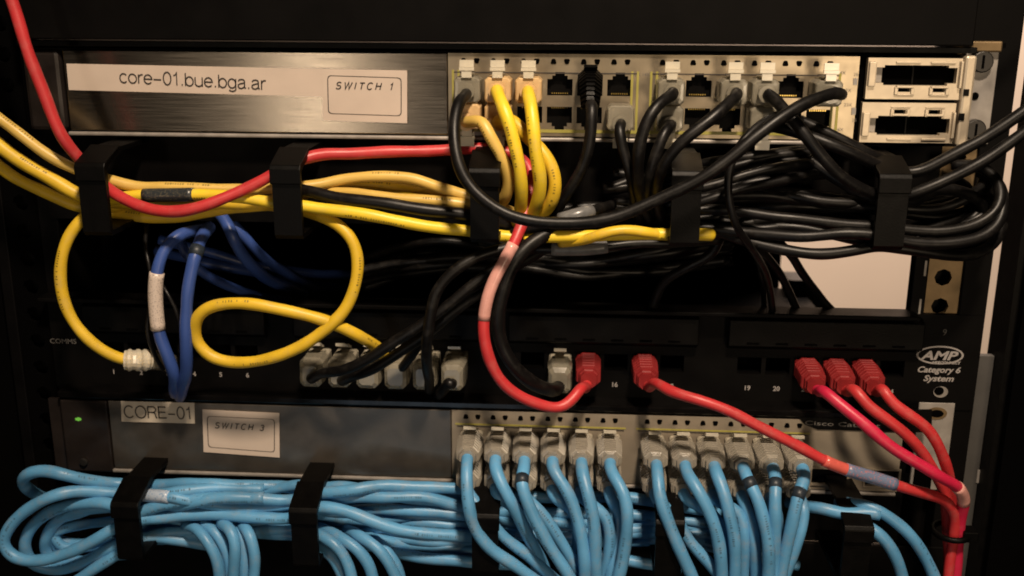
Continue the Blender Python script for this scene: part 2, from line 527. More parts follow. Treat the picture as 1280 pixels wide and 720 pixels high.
def plug_meshes(kind):
    """RJ45 plug that sticks out towards -Y from the middle of its port; cached, shared by every cable with that plug"""
    if kind in PLUGS:
        return PLUGS[kind]
    parts = []
    style, row = kind.split('/')
    s = 1 if row == 'up' else -1
    bodym, bootm = {'clear': ('plug_core', 'clear_plug'), 'amber': ('amber_plug', 'amber_plug'), 'smoky': ('plug_core', 'smoky_boot'),
                    'red': ('red_boot', 'red_boot'), 'ribbed': ('black_plastic', 'black_plastic'), 'square': ('plug_core', 'clear_plug')}[style]
    b = MB().loft([rect_ring(0, y, 0, 11.4, 7.6, 0.12) for y in (9, 0.5, -7)])
    parts.append(('plug', mesh('plug', b, bodym), 0))
    bt = MB()
    if style in ('clear', 'amber'):
        R = [(-2, 12.0, 11.4), (-9, 12.3, 11.8), (-14.6, 12.2, 11.7), (-15.6, 11.6, 11.2), (-16.0, 10.6, 10.2), (-16.1, 8.0, 8.0)]
        bt.loft([rect_ring(0, y, -1.0 * s, w, h, 0.13) for y, w, h in R])
        bt.loft([[Vector((3.9 * math.cos(q * math.pi / 6), y, -1.2 + 3.9 * math.sin(q * math.pi / 6))) for q in range(12)] for y in (-17, -20)])
    elif style == 'square':
        R = [(-2, 11.8, 10.4), (-10, 12.4, 13.0), (-17, 12.2, 14.5), (-21, 10.8, 13.4), (-22.5, 7.5, 9.0)]
        bt.loft([rect_ring(0, y, -1.4 + y * 0.06, w, h, 0.17) for y, w, h in R])
    elif style == 'smoky':
        L = [(-3, 11.8, 9.6)]
        y = -4.0
        for k in range(8):
            w = 13.0 - 0.06 * k - (0.30 * max(0, k - 4))
            h = 12.0 - 0.26 * k
            L += [(y, w, h), (y - 1.3, w, h), (y - 1.5, w - 1.3, h - 1.3), (y - 2.3, w - 1.3, h - 1.3)]
            y -= 2.4
        L += [(y, 8.6, 7.8), (y - 2.2, 7.8, 7.4)]
        bt.loft([rect_ring(0, a, -0.2, w, h, 0.3) for a, w, h in L])
    elif style == 'red':
        L = []
        y = -2.0
        for k in range(6):
            w = 12.8 - 0.15 * k
            h = 12.4 - 0.2 * k
            L += [(y, w, h), (y - 1.6, w, h), (y - 1.8, w - 0.6, h - 0.6), (y - 2.5, w - 0.6, h - 0.6)]
            y -= 2.6
        L += [(y, 9.4, 9.4), (y - 1.8, 9.2, 9.2), (y - 2.2, 8.0, 8.0), (y - 4.2, 7.8, 7.8)]
        bt.loft([rect_ring(0, a, -0.6 - max(0, -a - 9) * 0.12, w, h, 0.26) for a, w, h in L])
    else:                                    # ribbed: boot that droops like a worm
        L = []
        for k in range(11):
            f = k / 10
            L += [(f, 11.6 - 3.2 * f), (f + 0.05, 11.6 - 3.2 * f), (f + 0.055, 9.8 - 3.0 * f), (f + 0.095, 9.8 - 3.0 * f)]
        rings = []
        for f, w in L:
            y, z = -3 - 15 * math.sin(f * 1.35), 3.0 - 13 * (1 - math.cos(f * 1.35))
            an = f * 1.15
            rings.append([Vector((a.x, y - a.z * math.sin(an), z + a.z * math.cos(an))) for a in rect_ring(0, 0, 0, w, w, 0.3)])
        bt.loft(rings)
    parts.append(('boot', mesh('boot', bt, bootm, smooth=False), 0))
    if style not in ('red',):
        la = MB()
        w0, w1 = 2.3, 3.1
        prof = [(1.0, 4.2, w0), (-3, 5.6, w0), (-7, 7.2, w0), (-7.5, 7.6, w1), (-10.5, 9.2, w1), (-12.5, 9.4, w1)]
        for i in range(len(prof) - 1):
            y0, z0, a0 = prof[i]
            y1, z1, a1 = prof[i + 1]
            A = [(-a0, y0, z0 * s), (a0, y0, z0 * s), (a0, y0, (z0 + 1.2) * s), (-a0, y0, (z0 + 1.2) * s)]
            B = [(-a1, y1, z1 * s), (a1, y1, z1 * s), (a1, y1, (z1 + 1.2) * s), (-a1, y1, (z1 + 1.2) * s)]
            la.prism(A, B)
        if style in ('clear', 'amber'):
            la = MB()
            prof = [(0.5, 4.3, 2.2), (-5, 5.4, 2.3), (-15.6, 5.9, 2.4), (-15.8, 7.4, 2.4)]
            la.box(-2.3, 2.3, -17.2, -16.0, min(4.6 * s, 7.7 * s), max(4.6 * s, 7.7 * s))
            la.box(-3.4, 3.4, -17.6, -16.0, min(7.8 * s, 9.2 * s), max(7.8 * s, 9.2 * s))
            la.box(-3.2, 3.2, -16.6, -15.6, min(9.3 * s, 12.4 * s), max(9.3 * s, 12.4 * s))
            for i in range(len(prof) - 1):
                y0, z0, a0 = prof[i]
                y1, z1, a1 = prof[i + 1]
                if abs(y0 - y1) < 0.5:
                    continue
                A = [(-a0, y0, z0 * s), (a0, y0, z0 * s), (a0, y0 + 1.2, (z0 + 0.7) * s), (-a0, y0 + 1.2, (z0 + 0.7) * s)]
                B = [(-a1, y1, z1 * s), (a1, y1, z1 * s), (a1, y1 + 1.2, (z1 + 0.7) * s), (-a1, y1 + 1.2, (z1 + 0.7) * s)]
                la.prism(A, B)
        lm = {'ribbed': 'black_plastic'}.get(style, 'latch')
        parts.append(('latch', mesh('latch', la, lm), 1))
    for p in parts:
        fix_normals(p[1])
    PLUGS[kind] = parts
    return parts


def add_plug(root, kind, at, tilt=0.0, yaw=0.0):
    pl = None
    for nm, me, lev in plug_meshes(kind):
        par = pl if (lev == 1 and pl is not None) else root
        o = bpy.data.objects.new(nm, me)
        COL.objects.link(o)
        o.parent = par
        if par is root:
            o.location = (Vector(at) - ORG[root.name]) * S
            if tilt or yaw:
                o.rotation_euler = (tilt, 0, yaw)
        if nm == 'plug':
            pl = o
    return pl


def cable(label, material, pts, r, group=None, plugs=(), sleeves=(), name='network_cable', cat='cable'):
    """pts: photo pixel x, y and mm in front of the switch fronts, or a Vector in rack mm"""
    P = [p if isinstance(p, Vector) else U(*p) for p in pts]
    r *= {'black_cable': 0.80, 'blue': 0.88, 'navy': 0.93}.get(material, 0.84)
    path = spline(P)
    # jackets are never perfectly round or straight: slow wander, small kinks and flattened bends
    rnd = random.Random(label)
    ph = [rnd.uniform(0, 6.28) for _ in range(9)]
    rad, acc = [], 0.0
    n_ = len(path)
    for i, p in enumerate(path):
        if i:
            acc += (p - P_last).length
        P_last = p.copy()
        e = min(1.0, i / 8, (n_ - 1 - i) / 8)
        w = [0.30 * math.sin(acc / 17 + ph[k]) + 0.20 * math.sin(acc / 6.3 + ph[k + 3]) for k in range(3)]
        path[i] = p + Vector(w) * e * (0.6 if r < 2 else 1.0)
        rad.append(r * (1 + 0.022 * math.sin(acc / 5.1 + ph[6]) + 0.022 * math.sin(acc / 2.7 + ph[7]) + 0.02 * math.sin(acc / 13.0 + ph[8])))
    root = thing(name, label, cat, path[0], group)
    obj('jacket', tube(path, r, radii=rad), material, root, smooth=True)
    if material in ('yellow', 'bright_yellow', 'blue', 'pale_yellow') and n_ > 30:
        mk = MB()
        i = rnd.randint(6, 20)
        while i < n_ - 8:
            run = rnd.randint(6, 12)
            for q in range(i, min(n_ - 6, i + run)):
                for f_ in (0.0, 0.5):
                    if rnd.random() < 0.25:
                        continue
                    t = (path[q + 1] - path[q]).normalized()
                    c = path[q].lerp(path[q + 1], f_)
                    nn = (CP - c).normalized()
                    nn = (nn - t * nn.dot(t)).normalized()
                    bi = t.cross(nn)
                    a_ = ph[0]
                    nn2 = nn * math.cos(0.7 * math.sin(a_)) + bi * math.sin(0.7 * math.sin(a_))
                    b2 = t.cross(nn2)
                    h, w = rnd.uniform(0.35, 0.6), rnd.uniform(0.15, 0.4)
                    c2 = c + nn2 * (rad[q] + 0.035)
                    n0 = len(mk.v)
                    mk.v += [tuple(c2 + t * (w * e1) + b2 * (h * e2)) for e1, e2 in ((-1, -1), (1, -1), (1, 1), (-1, 1))]
                    mk.f.append((n0, n0 + 1, n0 + 2, n0 + 3))
            i += run + rnd.randint(14, 34)
        if mk.f:
            me = mesh('jacket_print', mk, 'print_yellow' if 'yellow' in material else 'print_blue', path[0])
            link('jacket_print', me, root, path[0])['kind'] = 'stuff'
    for pg in plugs:
        add_plug(root, *pg)
    for sv in sleeves:
        x0, y0, x1, y1, m = sv[:5]
        a, b = sorted((nearest(path, x0, y0), nearest(path, x1, y1)))
        ex = sv[5] if len(sv) > 5 else 0.35
        nm = sv[6] if len(sv) > 6 else 'tape_label'
        if b - a < 2:
            b = min(len(path) - 1, a + 2)
        seg = path[a:b + 1]
        if len(seg) >= 2:
            obj(nm, tube(seg, r + ex), m, root, smooth=True)
    return root


# ================================================================== the setting
PITCH = 13.97
COLS = [PITCH * i for i in range(6)] + [92.15 + PITCH * i for i in range(6)]
DZ = -177.8
Y_R = 14.0                                    # rail plane, mm behind the switch fronts

wl = MB()
wl.box(-1500, 2500, 1000, 1020, -1199, 1500)
structure(obj('wall', wl, 'wall'))
fl = MB()
fl.box(-1500, 2500, -2500, 1600, -1230, -1200)
structure(obj('floor', fl, 'scuffed_grey'))

# right and left posts of the rack
for side in (1, -1):
    lab = ('black right-hand rack post with a zinc strip of round holes' if side > 0 else
           'black left-hand rack post almost lost in shadow')
    if side > 0:
        X0, X1, XS0, XS1 = 217.0, 254.0, 224.0, 241.0
    else:
        X0, X1, XS0, XS1 = -246.0, -212.0, -240.0, -222.0
    root = thing('rack_post', lab, 'rack post', ((X0 + X1) / 2, Y_R + 20, -320), 'upright posts of the equipment rack')
    hs = []
    z = 30.0
    while z > (-128 if side > 0 else -320):
        hs.append(((XS0 + XS1) / 2 - 0.5, z))
        z -= 14.8
    # strip as an N-gon free grid: round holes cut as octagon rings
    st = MB()
    for (hx, hz) in hs:
        cell = [(XS0, hz - 7.4), (hx, hz - 7.4), (XS1, hz - 7.4), (XS1, hz), (XS1, hz + 7.4), (hx, hz + 7.4), (XS0, hz + 7.4), (XS0, hz)]
        ang = [225, 270, 315, 0, 45, 90, 135, 180]
        rad = 4.3
        outr = [Vector((x, Y_R, zz)) for x, zz in cell]
        inr = [Vector((hx + rad * math.cos(math.radians(a)), Y_R, hz + rad * math.sin(math.radians(a)))) for a in ang]
        deep = [p + Vector((0, 2.5, 0)) for p in inr]
        n = len(st.v)
        st.v += [tuple(p) for p in outr + inr + deep]
        for i in range(8):
            j = (i + 1) % 8
            st.f.append((n + i, n + j, n + 8 + j, n + 8 + i))
            st.f.append((n + 8 + i, n + 8 + j, n + 16 + j, n + 16 + i))
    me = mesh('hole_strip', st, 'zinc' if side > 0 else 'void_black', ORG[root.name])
    link('hole_strip', me, root, ORG[root.name])
    fr = MB()
    fr.box(X0, XS0, Y_R - 2, Y_R + (5 if side > 0 else 45), -330, 60)
    fr.box(XS1, X1, Y_R - 2, Y_R + 45, -330, 60)
    fr.box(XS0 - (0.5 if side > 0 else 0), XS1, Y_R + 9, Y_R + 12, -330, 60)
    obj('post_frame', fr, 'black_metal', root, bevel=0.5)
    if side > 0:
        sl = MB()
        for (px, py0, py1) in ((1158, 326, 345), (1151, 374, 398)):
            a, b = U(px, py0, -Y_R + 2.2), U(px, py1, -Y_R + 2.2)
            sl.box(a.x - 0.5, a.x + 0.5, a.y, a.y + 0.6, b.z, a.z)
        obj('edge_slot', sl, 'grey_steel', root)

sp = thing('cabinet_side', 'dark cabinet side filling the right edge of the picture', 'cabinet side', (300, 40, -330))
MBs = MB().box(269.0, 420, 6, 30, -330, 80)
obj('side_panel', MBs, 'void_black', sp)
obj('side_edge', MB().box(265.4, 268.8, 11, 32, -330, 80), 'black_plastic', sp)
sp2 = thing('cabinet_side', 'dark cabinet side filling the left edge of the picture', 'cabinet side', (-300, 40, -330))
obj('side_panel', MB().box(-420, -249, 16, 40, -330, 80), 'void_black', sp2)
gp = thing('metal_panel', 'scuffed grey metal panel standing beyond the right-hand rack post', 'metal panel', (260, 24, -330))
pz = U(1238, 445, -120).z
pz = U(1238, 445, -22).z
obj('sheet', MB().box(254.4, 265.2, 22, 26, -380, pz), 'scuffed_grey', gp, bevel=0.3)
sl = MB()
a, b = U(1225, 588, -21), U(1222, 604, -21)
sl.box(a.x - 1.0, a.x + 0.8, 21.3, 21.8, b.z, a.z)
obj('scratch', sl, 'grey_steel', gp)

# equipment deep in the rack
xr = U(975, 340, -260).x
re_ = thing('rear_equipment', 'black equipment case mounted deep in the rack behind the cables', 'equipment case', (-60, 300, -150))
obj('case', MB().box(-330, xr, 260, 560, -400, 60), 'void_black', re_)
obj('edge_flange', MB().box(xr + 0.3, xr + 6, 258, 262, -130, 40), 'zinc', re_)
a, b = U(985, 352, -230), U(1030, 390, -230)
gb = MB().prism([U(985, 350, -230), U(1008, 351, -230), U(1032, 372, -230), U(1032, 410, -230), U(985, 410, -230)],
                [q + Vector((0, 25, 0)) for q in (U(985, 350, -230), U(1008, 351, -230), U(1032, 372, -230), U(1032, 410, -230), U(985, 410, -230))])
g2 = thing('cable_bracket', 'small grey bracket seen against the bright wall at the back', 'bracket', U(1000, 400, -240))
obj('bracket', gb, 'scuffed_grey', g2)
a, b = U(275, 322, -120), U(430, 352, -120)
br = thing('rear_bracket', 'faint grey notched bracket in the shadow behind the dark blue cables', 'bracket', a)
m_ = MB().box(a.x, b.x, 120, 124, b.z, b.z + 5)
m_.box(a.x, a.x + 6, 120, 124, b.z, a.z)
m_.box(a.x + 16, a.x + 24, 120, 124, b.z, a.z - 2)
obj('bar', m_, 'scuffed_grey', br)

# black unit above the upper switch
tu = thing('black_rack_unit', 'plain black rack unit across the top of the picture', 'rack unit', (10, 5, 10))
obj('front_panel', MB().box(-213, 226, -6, 0, 8.6, 62), 'black_metal', tu, bevel=0.6)
obj('bottom_lip', MB().box(-215, 229, -3, 260, 5.2, 7.9), 'black_plastic', tu, bevel=0.3)
obj('side_ear', MB().box(228, 247, Y_R - 4, Y_R - 2.2, 9.5, 60), 'black_metal', tu)

# ================================================================== switches


def port_mesh(row):
    """inside of one socket: dark open box with gold contacts"""
    s = 1 if row == 'up' else -1
    m = MB()
    w, h = 6.4, 6.8
    x0, x1, z0, z1, y0, y1 = -w, w, -h, h, 1.3, 13
    n = len(m.v)
    m.v += [(x0, y0, z0), (x1, y0, z0), (x1, y0, z1), (x0, y0, z1), (x0, y1, z0), (x1, y1, z0), (x1, y1, z1), (x0, y1, z1)]
    for q in ((4, 5, 6, 7), (0, 4, 7, 3), (1, 2, 6, 5), (0, 1, 5, 4), (3, 7, 6, 2)):
        m.f.append(tuple(n + i for i in q))
    return mesh('port', m, 'void_black')


def contacts_mesh(row):
    s = 1 if row == 'up' else -1
    m = MB()
    for k in range(8):
        x = -3.6 + k * 1.02
        m.box(x - 0.25, x + 0.25, 3.5, 12, -3.6 * s - 0.3, -3.6 * s + 0.3)
    return mesh('contacts', m, 'gold')


PORT_ME = {r: port_mesh(r) for r in ('up', 'down')}
CON_ME = {r: contacts_mesh(r) for r in ('up', 'down')}
_t = [(-1.35, -0.7), (-0.9, -1.2), (0.9, -1.2), (1.35, -0.7), (0.95, 0.8), (0.5, 1.2), (-0.5, 1.2), (-0.95, 0.8)]
tri_u = MB().prism([(x, 0, q) for x, q in _t], [(x, 1, q) for x, q in _t])
tri_d = MB().prism([(x, 0, -q) for x, q in _t], [(x, 1, -q) for x, q in _t])
LED_ME = [mesh('led_window', tri_u, 'void_black'), mesh('led_window', tri_d, 'void_black')]
ZU, ZL = -11.2, -25.2                          # socket centres below the first lamp row


def build_switch(z, label, xl, xr_, top_mat, port_mat, ear_mat, plate_right):
    root = thing('network_switch', label, 'network switch', (10, 0, z - 36), 'network switches in the rack')
    obj('chassis', MB().box(-214, 229 if z == 0 else 217, 4, 250, z - 37.5, z + 4.0), 'black_metal', root)
    holes = []
    for x in COLS:
        for zc, s in ((z + ZU, 1), (z + ZL, -1)):
            a, b = (zc - 4.4, zc + 3.2) if s > 0 else (zc - 3.2, zc + 4.4)
            holes.append((x - 5.9, x + 5.9, a, b))
            if s > 0:
                holes.append((x - 3.6, x + 3.6, b, b + 1.6))
                holes.append((x - 2.2, x + 2.2, b + 1.6, b + 3.2))
            else:
                holes.append((x - 3.6, x + 3.6, a - 1.6, a))
                holes.append((x - 2.2, x + 2.2, a - 3.2, a - 1.6))
    for h in plate_right:
        holes.append(h)
    xsplit = -10.5
    obj('face_plate', MB().box(xl, xsplit - 0.15, 0, 2, z - 34.6, z + 3.4), top_mat, root, bevel=0.5)
    pm = plate(xsplit + 0.15, xr_, z - 34.6, z + 3.4, holes, 0, 1.5)
    obj('port_plate', pm, port_mat, root)
    obj('bottom_edge', MB().box(xl - 1, xr_, -0.8, 2.5, z - 37.0, z - 35.2), 'grey_steel', root, bevel=0.6)
    # lines printed round each block of sockets
    for g in (COLS[0], COLS[6]):
        x0, x1 = g - 8.6, g + 5 * PITCH + 8.6
        z0, z1 = z - 32.6, z - 4.2
        fr = MB()
        if z == 0:
            for e in (x0, x1 - 1.1, x0 + 2.6, x1 - 3.7):
                fr.box(e, e + 1.1, -0.25, -0.02, z0 + 1.2, z1)
            fr.box(x0, x1, -0.25, -0.02, z0 - 0.3, z0 + 1.2)
        else:
            fr.box(x0, x1, -0.25, -0.02, z1 - 0.3, z1 + 0.5)
        obj('port_frame_line', MB().box(x0 + 1, x1 - 1, -0.3, -0.02, z1 - 1.3, z1 - 0.8), 'ink', root)  # dark line along the upper edge of the port frames
        obj('port_outline', fr, 'outline_green', root)
    for x in COLS:
        for zc, row in ((z + ZU, 'up'), (z + ZL, 'down')):
            p = link('port', PORT_ME[row], root, (x, 0, zc))
            link('contacts', CON_ME[row], p, (x, 0, zc))
        for k, dx in enumerate((-3.1, 3.1)):
            link('led_window', LED_ME[k], root, (x + dx, -0.35, z))
    return root


# ---- upper switch
sw1 = build_switch(0, 'upper network switch with the long core-01.bue.bga.ar label on its brushed front', -194.5, 178.3, 'brushed', 'silver_plate', 'grey_steel', [])
obj('end_bezel', MB().box(-214.5, -196.2, -0.5, 6, -35, 3.2), 'dark_bezel', sw1, bevel=2.2)
nl = obj('name_label', quad_plate([(83, 79.5), (404, 86), (404, 121), (86, 112.5)], 0.5, 0.3), 'paper', sw1)
pa, pb = U(149, 103, 0.8), U(333, 112, 0.8)
strokes('lettering', 'core-01.bue.bga.ar', pa, 5.9, 'ink', nl, width=(pb - pa).length, rot=math.atan2(pb.z - pa.z, pb.x - pa.x))


def switch_label(root, corners, inner, t0, t1, s, d=0.75):
    lb = obj('switch_label', quad_plate(corners, d, 0.3), 'paper', root)
    c = [U(x, y, d + 0.2) for x, y in inner]
    # rounded printed border
    ctr = sum(c, Vector()) / 4
    loop = []
    for i in range(4):
        a, b, e = c[i - 1], c[i], c[(i + 1) % 4]
        u = (a - b).normalized()
        w = (e - b).normalized()
        r = 2.0
        for k in range(6):
            q = k / 5
            loop.append(b + u * r * (1 - q) ** 2 + w * r * q ** 2)
    m = MB()
    n = len(loop)
    for i, p in enumerate(loop):
        m.v.append(tuple(p))
    for p in loop:
        q = p + (ctr - p).normalized() * 0.45
        m.v.append(tuple(q))
    for i in range(n):
        j = (i + 1) % n
        m.f.append((i, j, n + j, n + i))
    me = mesh('border', m, 'ink', ORG[lb.name])
    link('border', me, lb, ORG[lb.name])
    pa, pb = U(*t0, d + 0.2), U(*t1, d + 0.2)
    strokes('lettering', s, pa, 3.1, 'ink', lb, weight=0.17, shear=0.28, width=(pb - pa).length,
         rot=math.atan2(pb.z - pa.z, pb.x - pa.x), space=0.32)


switch_label(sw1, [(402, 86), (509, 88), (509, 154), (404, 150.5)], [(409, 94), (502, 97), (502, 145), (410, 142)], (419, 111), (494, 112.5), 'SWITCH 1')
# right end: two uplink slots in a cast frame
fm = MB()
Z1 = (1.8, -15.6, -17.6, -34.6)
obj('slot_gap', MB().box(178.6, 230, 3, 20, -36, 4), 'void_black', sw1)
for k, (zt, zb) in enumerate(((3.0, -15.4), (-17.0, -35.2))):
    zm = (zt + zb) / 2
    off = 0 if k == 0 else -0.8
    s = 1 if k == 0 else -1
    o0, o1 = (zt - 3.2, zt - 12.2) if k == 0 else (zb + 12.2, zb + 3.4)
    hi, lo = max(o0, o1), min(o0, o1)
    xa, xb = 184.5 + off, 222.0 + off
    holes = [(xa + 4.5, xb - 4.5, lo, hi), (xa + 1.0, xa + 4.5, lo + 1, hi - 1), (xb - 4.5, xb - 0.6, lo + 1, hi - 1)]
    tz = (lo - 2.9, lo - 1.0) if k == 0 else (hi + 1.0, hi + 2.9)
    for tx in (196.0, 211.5):
        holes.append((tx + off, tx + 5.2 + off, *tz))
    fr = obj('uplink_slot', plate(181.5 + off, 223.5 + off, zb, zt, holes, -2.6, 1.0), 'cage_metal', sw1)
    obj('cavity', MB().box(xa, xb, 14, 15, lo - 5, hi + 5).box(xa, xa + 0.4, 1.2, 14, lo - 5, hi + 5).box(xb - 0.4, xb, 1.2, 14, lo - 5, hi + 5).box(xa, xb, 1.2, 14, lo - 5.2, lo - 4.9).box(xa, xb, 1.2, 14, hi + 4.9, hi + 5.2), 'void_black', fr)
    obj('divider', MB().box((xa + xb) / 2 - 0.3, (xa + xb) / 2 + 0.3, 2, 12, lo, hi), 'black_plastic', fr)
    sd = MB()
    sd.box(xa + 1.6, xa + 4.4, 0.5, 9, lo + 1.1, hi - 1.1)
    obj('side_spring', sd, 'grey_steel', fr)
    tb = MB()
    for tx in (196.0, 211.5):
        x0, x1 = tx + off, tx + off + 5.2
        zz = tz[1] if k == 0 else tz[0]
        tb.box(x0 - 1.2, x1 + 1.2, -4.0, -2.7, zz - (0.1 if k == 0 else 0.9), zz + (0.9 if k == 0 else 0.1))
        tb.box(x0 - 1.8, x0 - 0.3, -3.6, -2.7, min(tz) - 1.2, max(tz) + 0.2)
        tb.box(x1 + 0.3, x1 + 1.8, -3.6, -2.7, min(tz) - 1.2, max(tz) + 0.2)
        tb.box(x0 - 1.8, x1 + 1.8, -3.4, -2.7, (min(tz) - 1.6) if k == 0 else (max(tz) + 0.9), (min(tz) - 1.0) if k == 0 else (max(tz) + 1.5))
        e = zt - 1.9 if k == 0 else zb + 1.7
        tb.box(x0 - 2.2, x1 + 3.5, -3.4, -2.7, e - 0.5, e + 0.5)
    obj('latch_tab', tb, 'cage_metal', fr, bevel=0.2)
    obj('guide_rib', MB().box(xa - 2.6, xa + 0.5, -4.2, -2.7, lo - 0.5, hi + 1.5), 'cage_metal', fr, bevel=0.3)
    obj('guide_rib', MB().box(xb + 0.2, xb + 1.4, -4.6, -2.7, lo - 1, hi + 2), 'cage_metal', fr, bevel=0.3)
pl = MB()
pl.box(223.6, 228.8, -5.2, 6, -36.4, 4.4)
obj('end_pillar', pl, 'cage_metal', sw1, bevel=1.2)
sc_ = MB()
sc_.box(224.2, 226.6, -5.7, -5.1, -13.4, -10.4).box(223.4, 225.8, -5.7, -5.1, -24.4, -21.2)
obj('pillar_notch', sc_, 'black_plastic', sw1)
# printed marks of the uplink lamps
for px, py, w, h in ((1069, 102, 1.8, 3.0), (1067, 139, 1.9, 3.2)):
    p = U(px, py, 0.1)
    obj('status_window', MB().box(p.x - w / 2, p.x + w / 2, -0.4, -0.05, p.z - h / 2, p.z + h / 2), 'grey_steel', sw1)
for s, px, py in (('14X', 1048, 93), ('12X', 1055, 115), ('23X', 1055, 133), ('24X', 1044, 164), ('26', 1067, 95), ('25', 1065, 152), ('13X 14X', 792, 95)):
    text('lettering', s, U(px, py, 0.15), 1.5, 'print_faint', sw1)
# ear at the right with its screws
er = obj('ear', plate(229.2, 244, -37, 7, [], Y_R - 3.5, Y_R - 1.5), 'grey_steel', sw1, bevel=0.3)
sm = MB()
for px, py, rr in ((1226, 77, 5.0), (1217, 162, 5.0)):
    p = U(px, py, 4 - Y_R)
    s_ = obj('screw', MB().disc(p.x, Y_R - 7, p.z, rr, 16, 3.2), 'screw', er, bevel=0.6)
    obj('screw_slot', MB().box(p.x - 0.5, p.x + 0.5, Y_R - 7.4, Y_R - 7.05, p.z - 3, p.z + 3), 'void_black', sw1)
p = U(1219, 120, 4 - Y_R)
obj('ear_hole', MB().disc(p.x, Y_R - 4, p.z, 1.7, 12, 0.4), 'void_black', sw1)
p = U(1231, 58, 4 - Y_R)
obj('ear_clip', MB().box(p.x - 7, p.x + 7, Y_R - 7, Y_R - 3.6, p.z - 2.5, p.z + 2.5), 'zinc', sw1, bevel=0.8)

# ---- lower switch
pr = U(1013, 581, 0), U(1060, 604, 0)
q0, q1 = U(1083, 582, 0), U(1122, 604, 0)
hz0, hz1 = DZ - 31.5, DZ - 23.0
rh = [(pr[0].x + 1, pr[1].x - 1, hz0, hz1), (q0.x, q1.x, hz0, hz1)]
sw3 = build_switch(DZ, 'lower network switch with the CORE-01 tape and two rows of grey plugs', -190.0, 216.0, 'lower_plate', 'lower_port_plate', 'grey_steel', rh)
for h in rh:
    obj('uplink_cavity', MB().box(h[0] - 1, h[1] + 1, 9, 10, h[2] - 1, h[3] + 1).box(h[0] - 1, h[1] + 1, 1.6, 9, h[2] - 1, h[2] - 0.4).box(h[0] - 1, h[1] + 1, 1.6, 9, h[3] + 0.4, h[3] + 1), 'void_black', sw3)
    f_ = MB()
    f_.box(h[0] - 1.0, h[1] + 1.0, -0.7, -0.05, h[3], h[3] + 0.9).box(h[0] - 1.0, h[1] + 1.0, -0.7, -0.05, h[2] - 0.9, h[2])
    f_.box(h[0] - 1.0, h[0], -0.7, -0.05, h[2], h[3]).box(h[1], h[1] + 1.0, -0.7, -0.05, h[2], h[3])
    obj('uplink_frame', f_, 'lower_port_plate', sw3)
p = U(1131, 596, 0)
obj('status_window', MB().box(p.x - 2, p.x + 2, -0.4, -0.05, p.z - 2, p.z + 2), 'black_plastic', sw3)
p = U(1153, 597, 0)
obj('status_window', MB().box(p.x - 4.5, p.x + 4.5, -0.4, -0.05, p.z - 6, p.z + 6), 'void_black', sw3)
obj('end_bezel', MB().box(-215.5, -190.6, -0.6, 6, DZ - 37, DZ + 3.2), 'dark_bezel', sw3, bevel=0.8)
p = U(98, 524, 0.8)
obj('screw', MB().disc(U(104, 578, 2).x, -2.4, U(104, 578, 2).z, 2.2, 14, 1.6), 'screw', sw3, bevel=0.5)
obj('power_led', MB().disc(p.x, -1.0, p.z, 1.0, 10, 0.6).box(p.x - 1.6, p.x + 1.4, -0.95, -0.4, p.z - 0.6, p.z + 0.6), 'led_glow', sw3)
# glossy black top of the bezel and the name strip that drops at the right
tb = MB().box(-216, 217, -1.2, 40, DZ + 4.6, DZ + 8.4)
obj('bezel_top', tb, 'black_gloss', sw3, bevel=0.8)
nsp = [U(990, 512, 0.6), U(1165, 512, 0.6), U(1165, 541, 0.6), U(1022, 537, 0.6), U(1006, 531, 0.6)]
ns = obj('name_strip', MB().prism(nsp, [q + Vector((0, 0.5, 0)) for q in nsp]), 'black_plastic', sw3)
pa, pb = U(1006, 531, 0.8), U(1100, 535, 0.8)
text('lettering', 'Cisco Catalyst', pa, 2.3, 'print_faint', ns, width=(pb - pa).length, rot=math.atan2(pb.z - pa.z, pb.x - pa.x))
ct = obj('name_tape', quad_plate([(151, 501.5), (243, 503.5), (243.5, 529.5), (152, 527)], 0.7, 0.3), 'silver_tape', sw3)
pa, pb = U(155, 522, 1.0), U(241, 524, 1.0)
strokes('lettering', 'CORE-01', pa, 6.6, 'ink', ct, width=(pb - pa).length, rot=math.atan2(pb.z - pa.z, pb.x - pa.x))
switch_label(sw3, [(253, 512), (349, 516.5), (349.5, 572), (254.5, 565)], [(258.5, 520), (343.5, 524), (343.5, 565.5), (260, 559)], (268, 535), (332, 538.5), 'SWITCH 3')
er = MB()
p = U(1171, 517, 4 - Y_R)
er_o = obj('ear', MB().box(U(1149, 510, 4 - Y_R).x, U(1194, 510, 4 - Y_R).x, Y_R - 3.5, Y_R - 1.5, DZ - 38, p.z + 5.5), 'grey_steel', sw3, bevel=0.3)
sm = [(p.x + 5.2 * math.cos(i * math.pi / 8) , Y_R - 3.9, p.z + 3.3 * math.sin(i * math.pi / 8)) for i in range(16)]
obj('ear_hole', MB().prism(sm, [(x, y + 0.3, z) for x, y, z in sm]), 'zinc', sw3)
sm = [(p.x + 3.4 * math.cos(i * math.pi / 8), Y_R - 4.2, p.z + 2.0 * math.sin(i * math.pi / 8)) for i in range(16)]
obj('ear_hole', MB().prism(sm, [(x, y + 0.25, z) for x, y, z in sm]), 'void_black', sw3)
p = U(85, 563, 0)
lf = MB().box(-224, -216.2, 4, 6, DZ - 38, DZ + 2)
obj('ear', lf, 'dark_bezel', sw3)

# ================================================================== cable managers
RX = [-167.0, -78.5, 10.0, 98.5, 187.0]


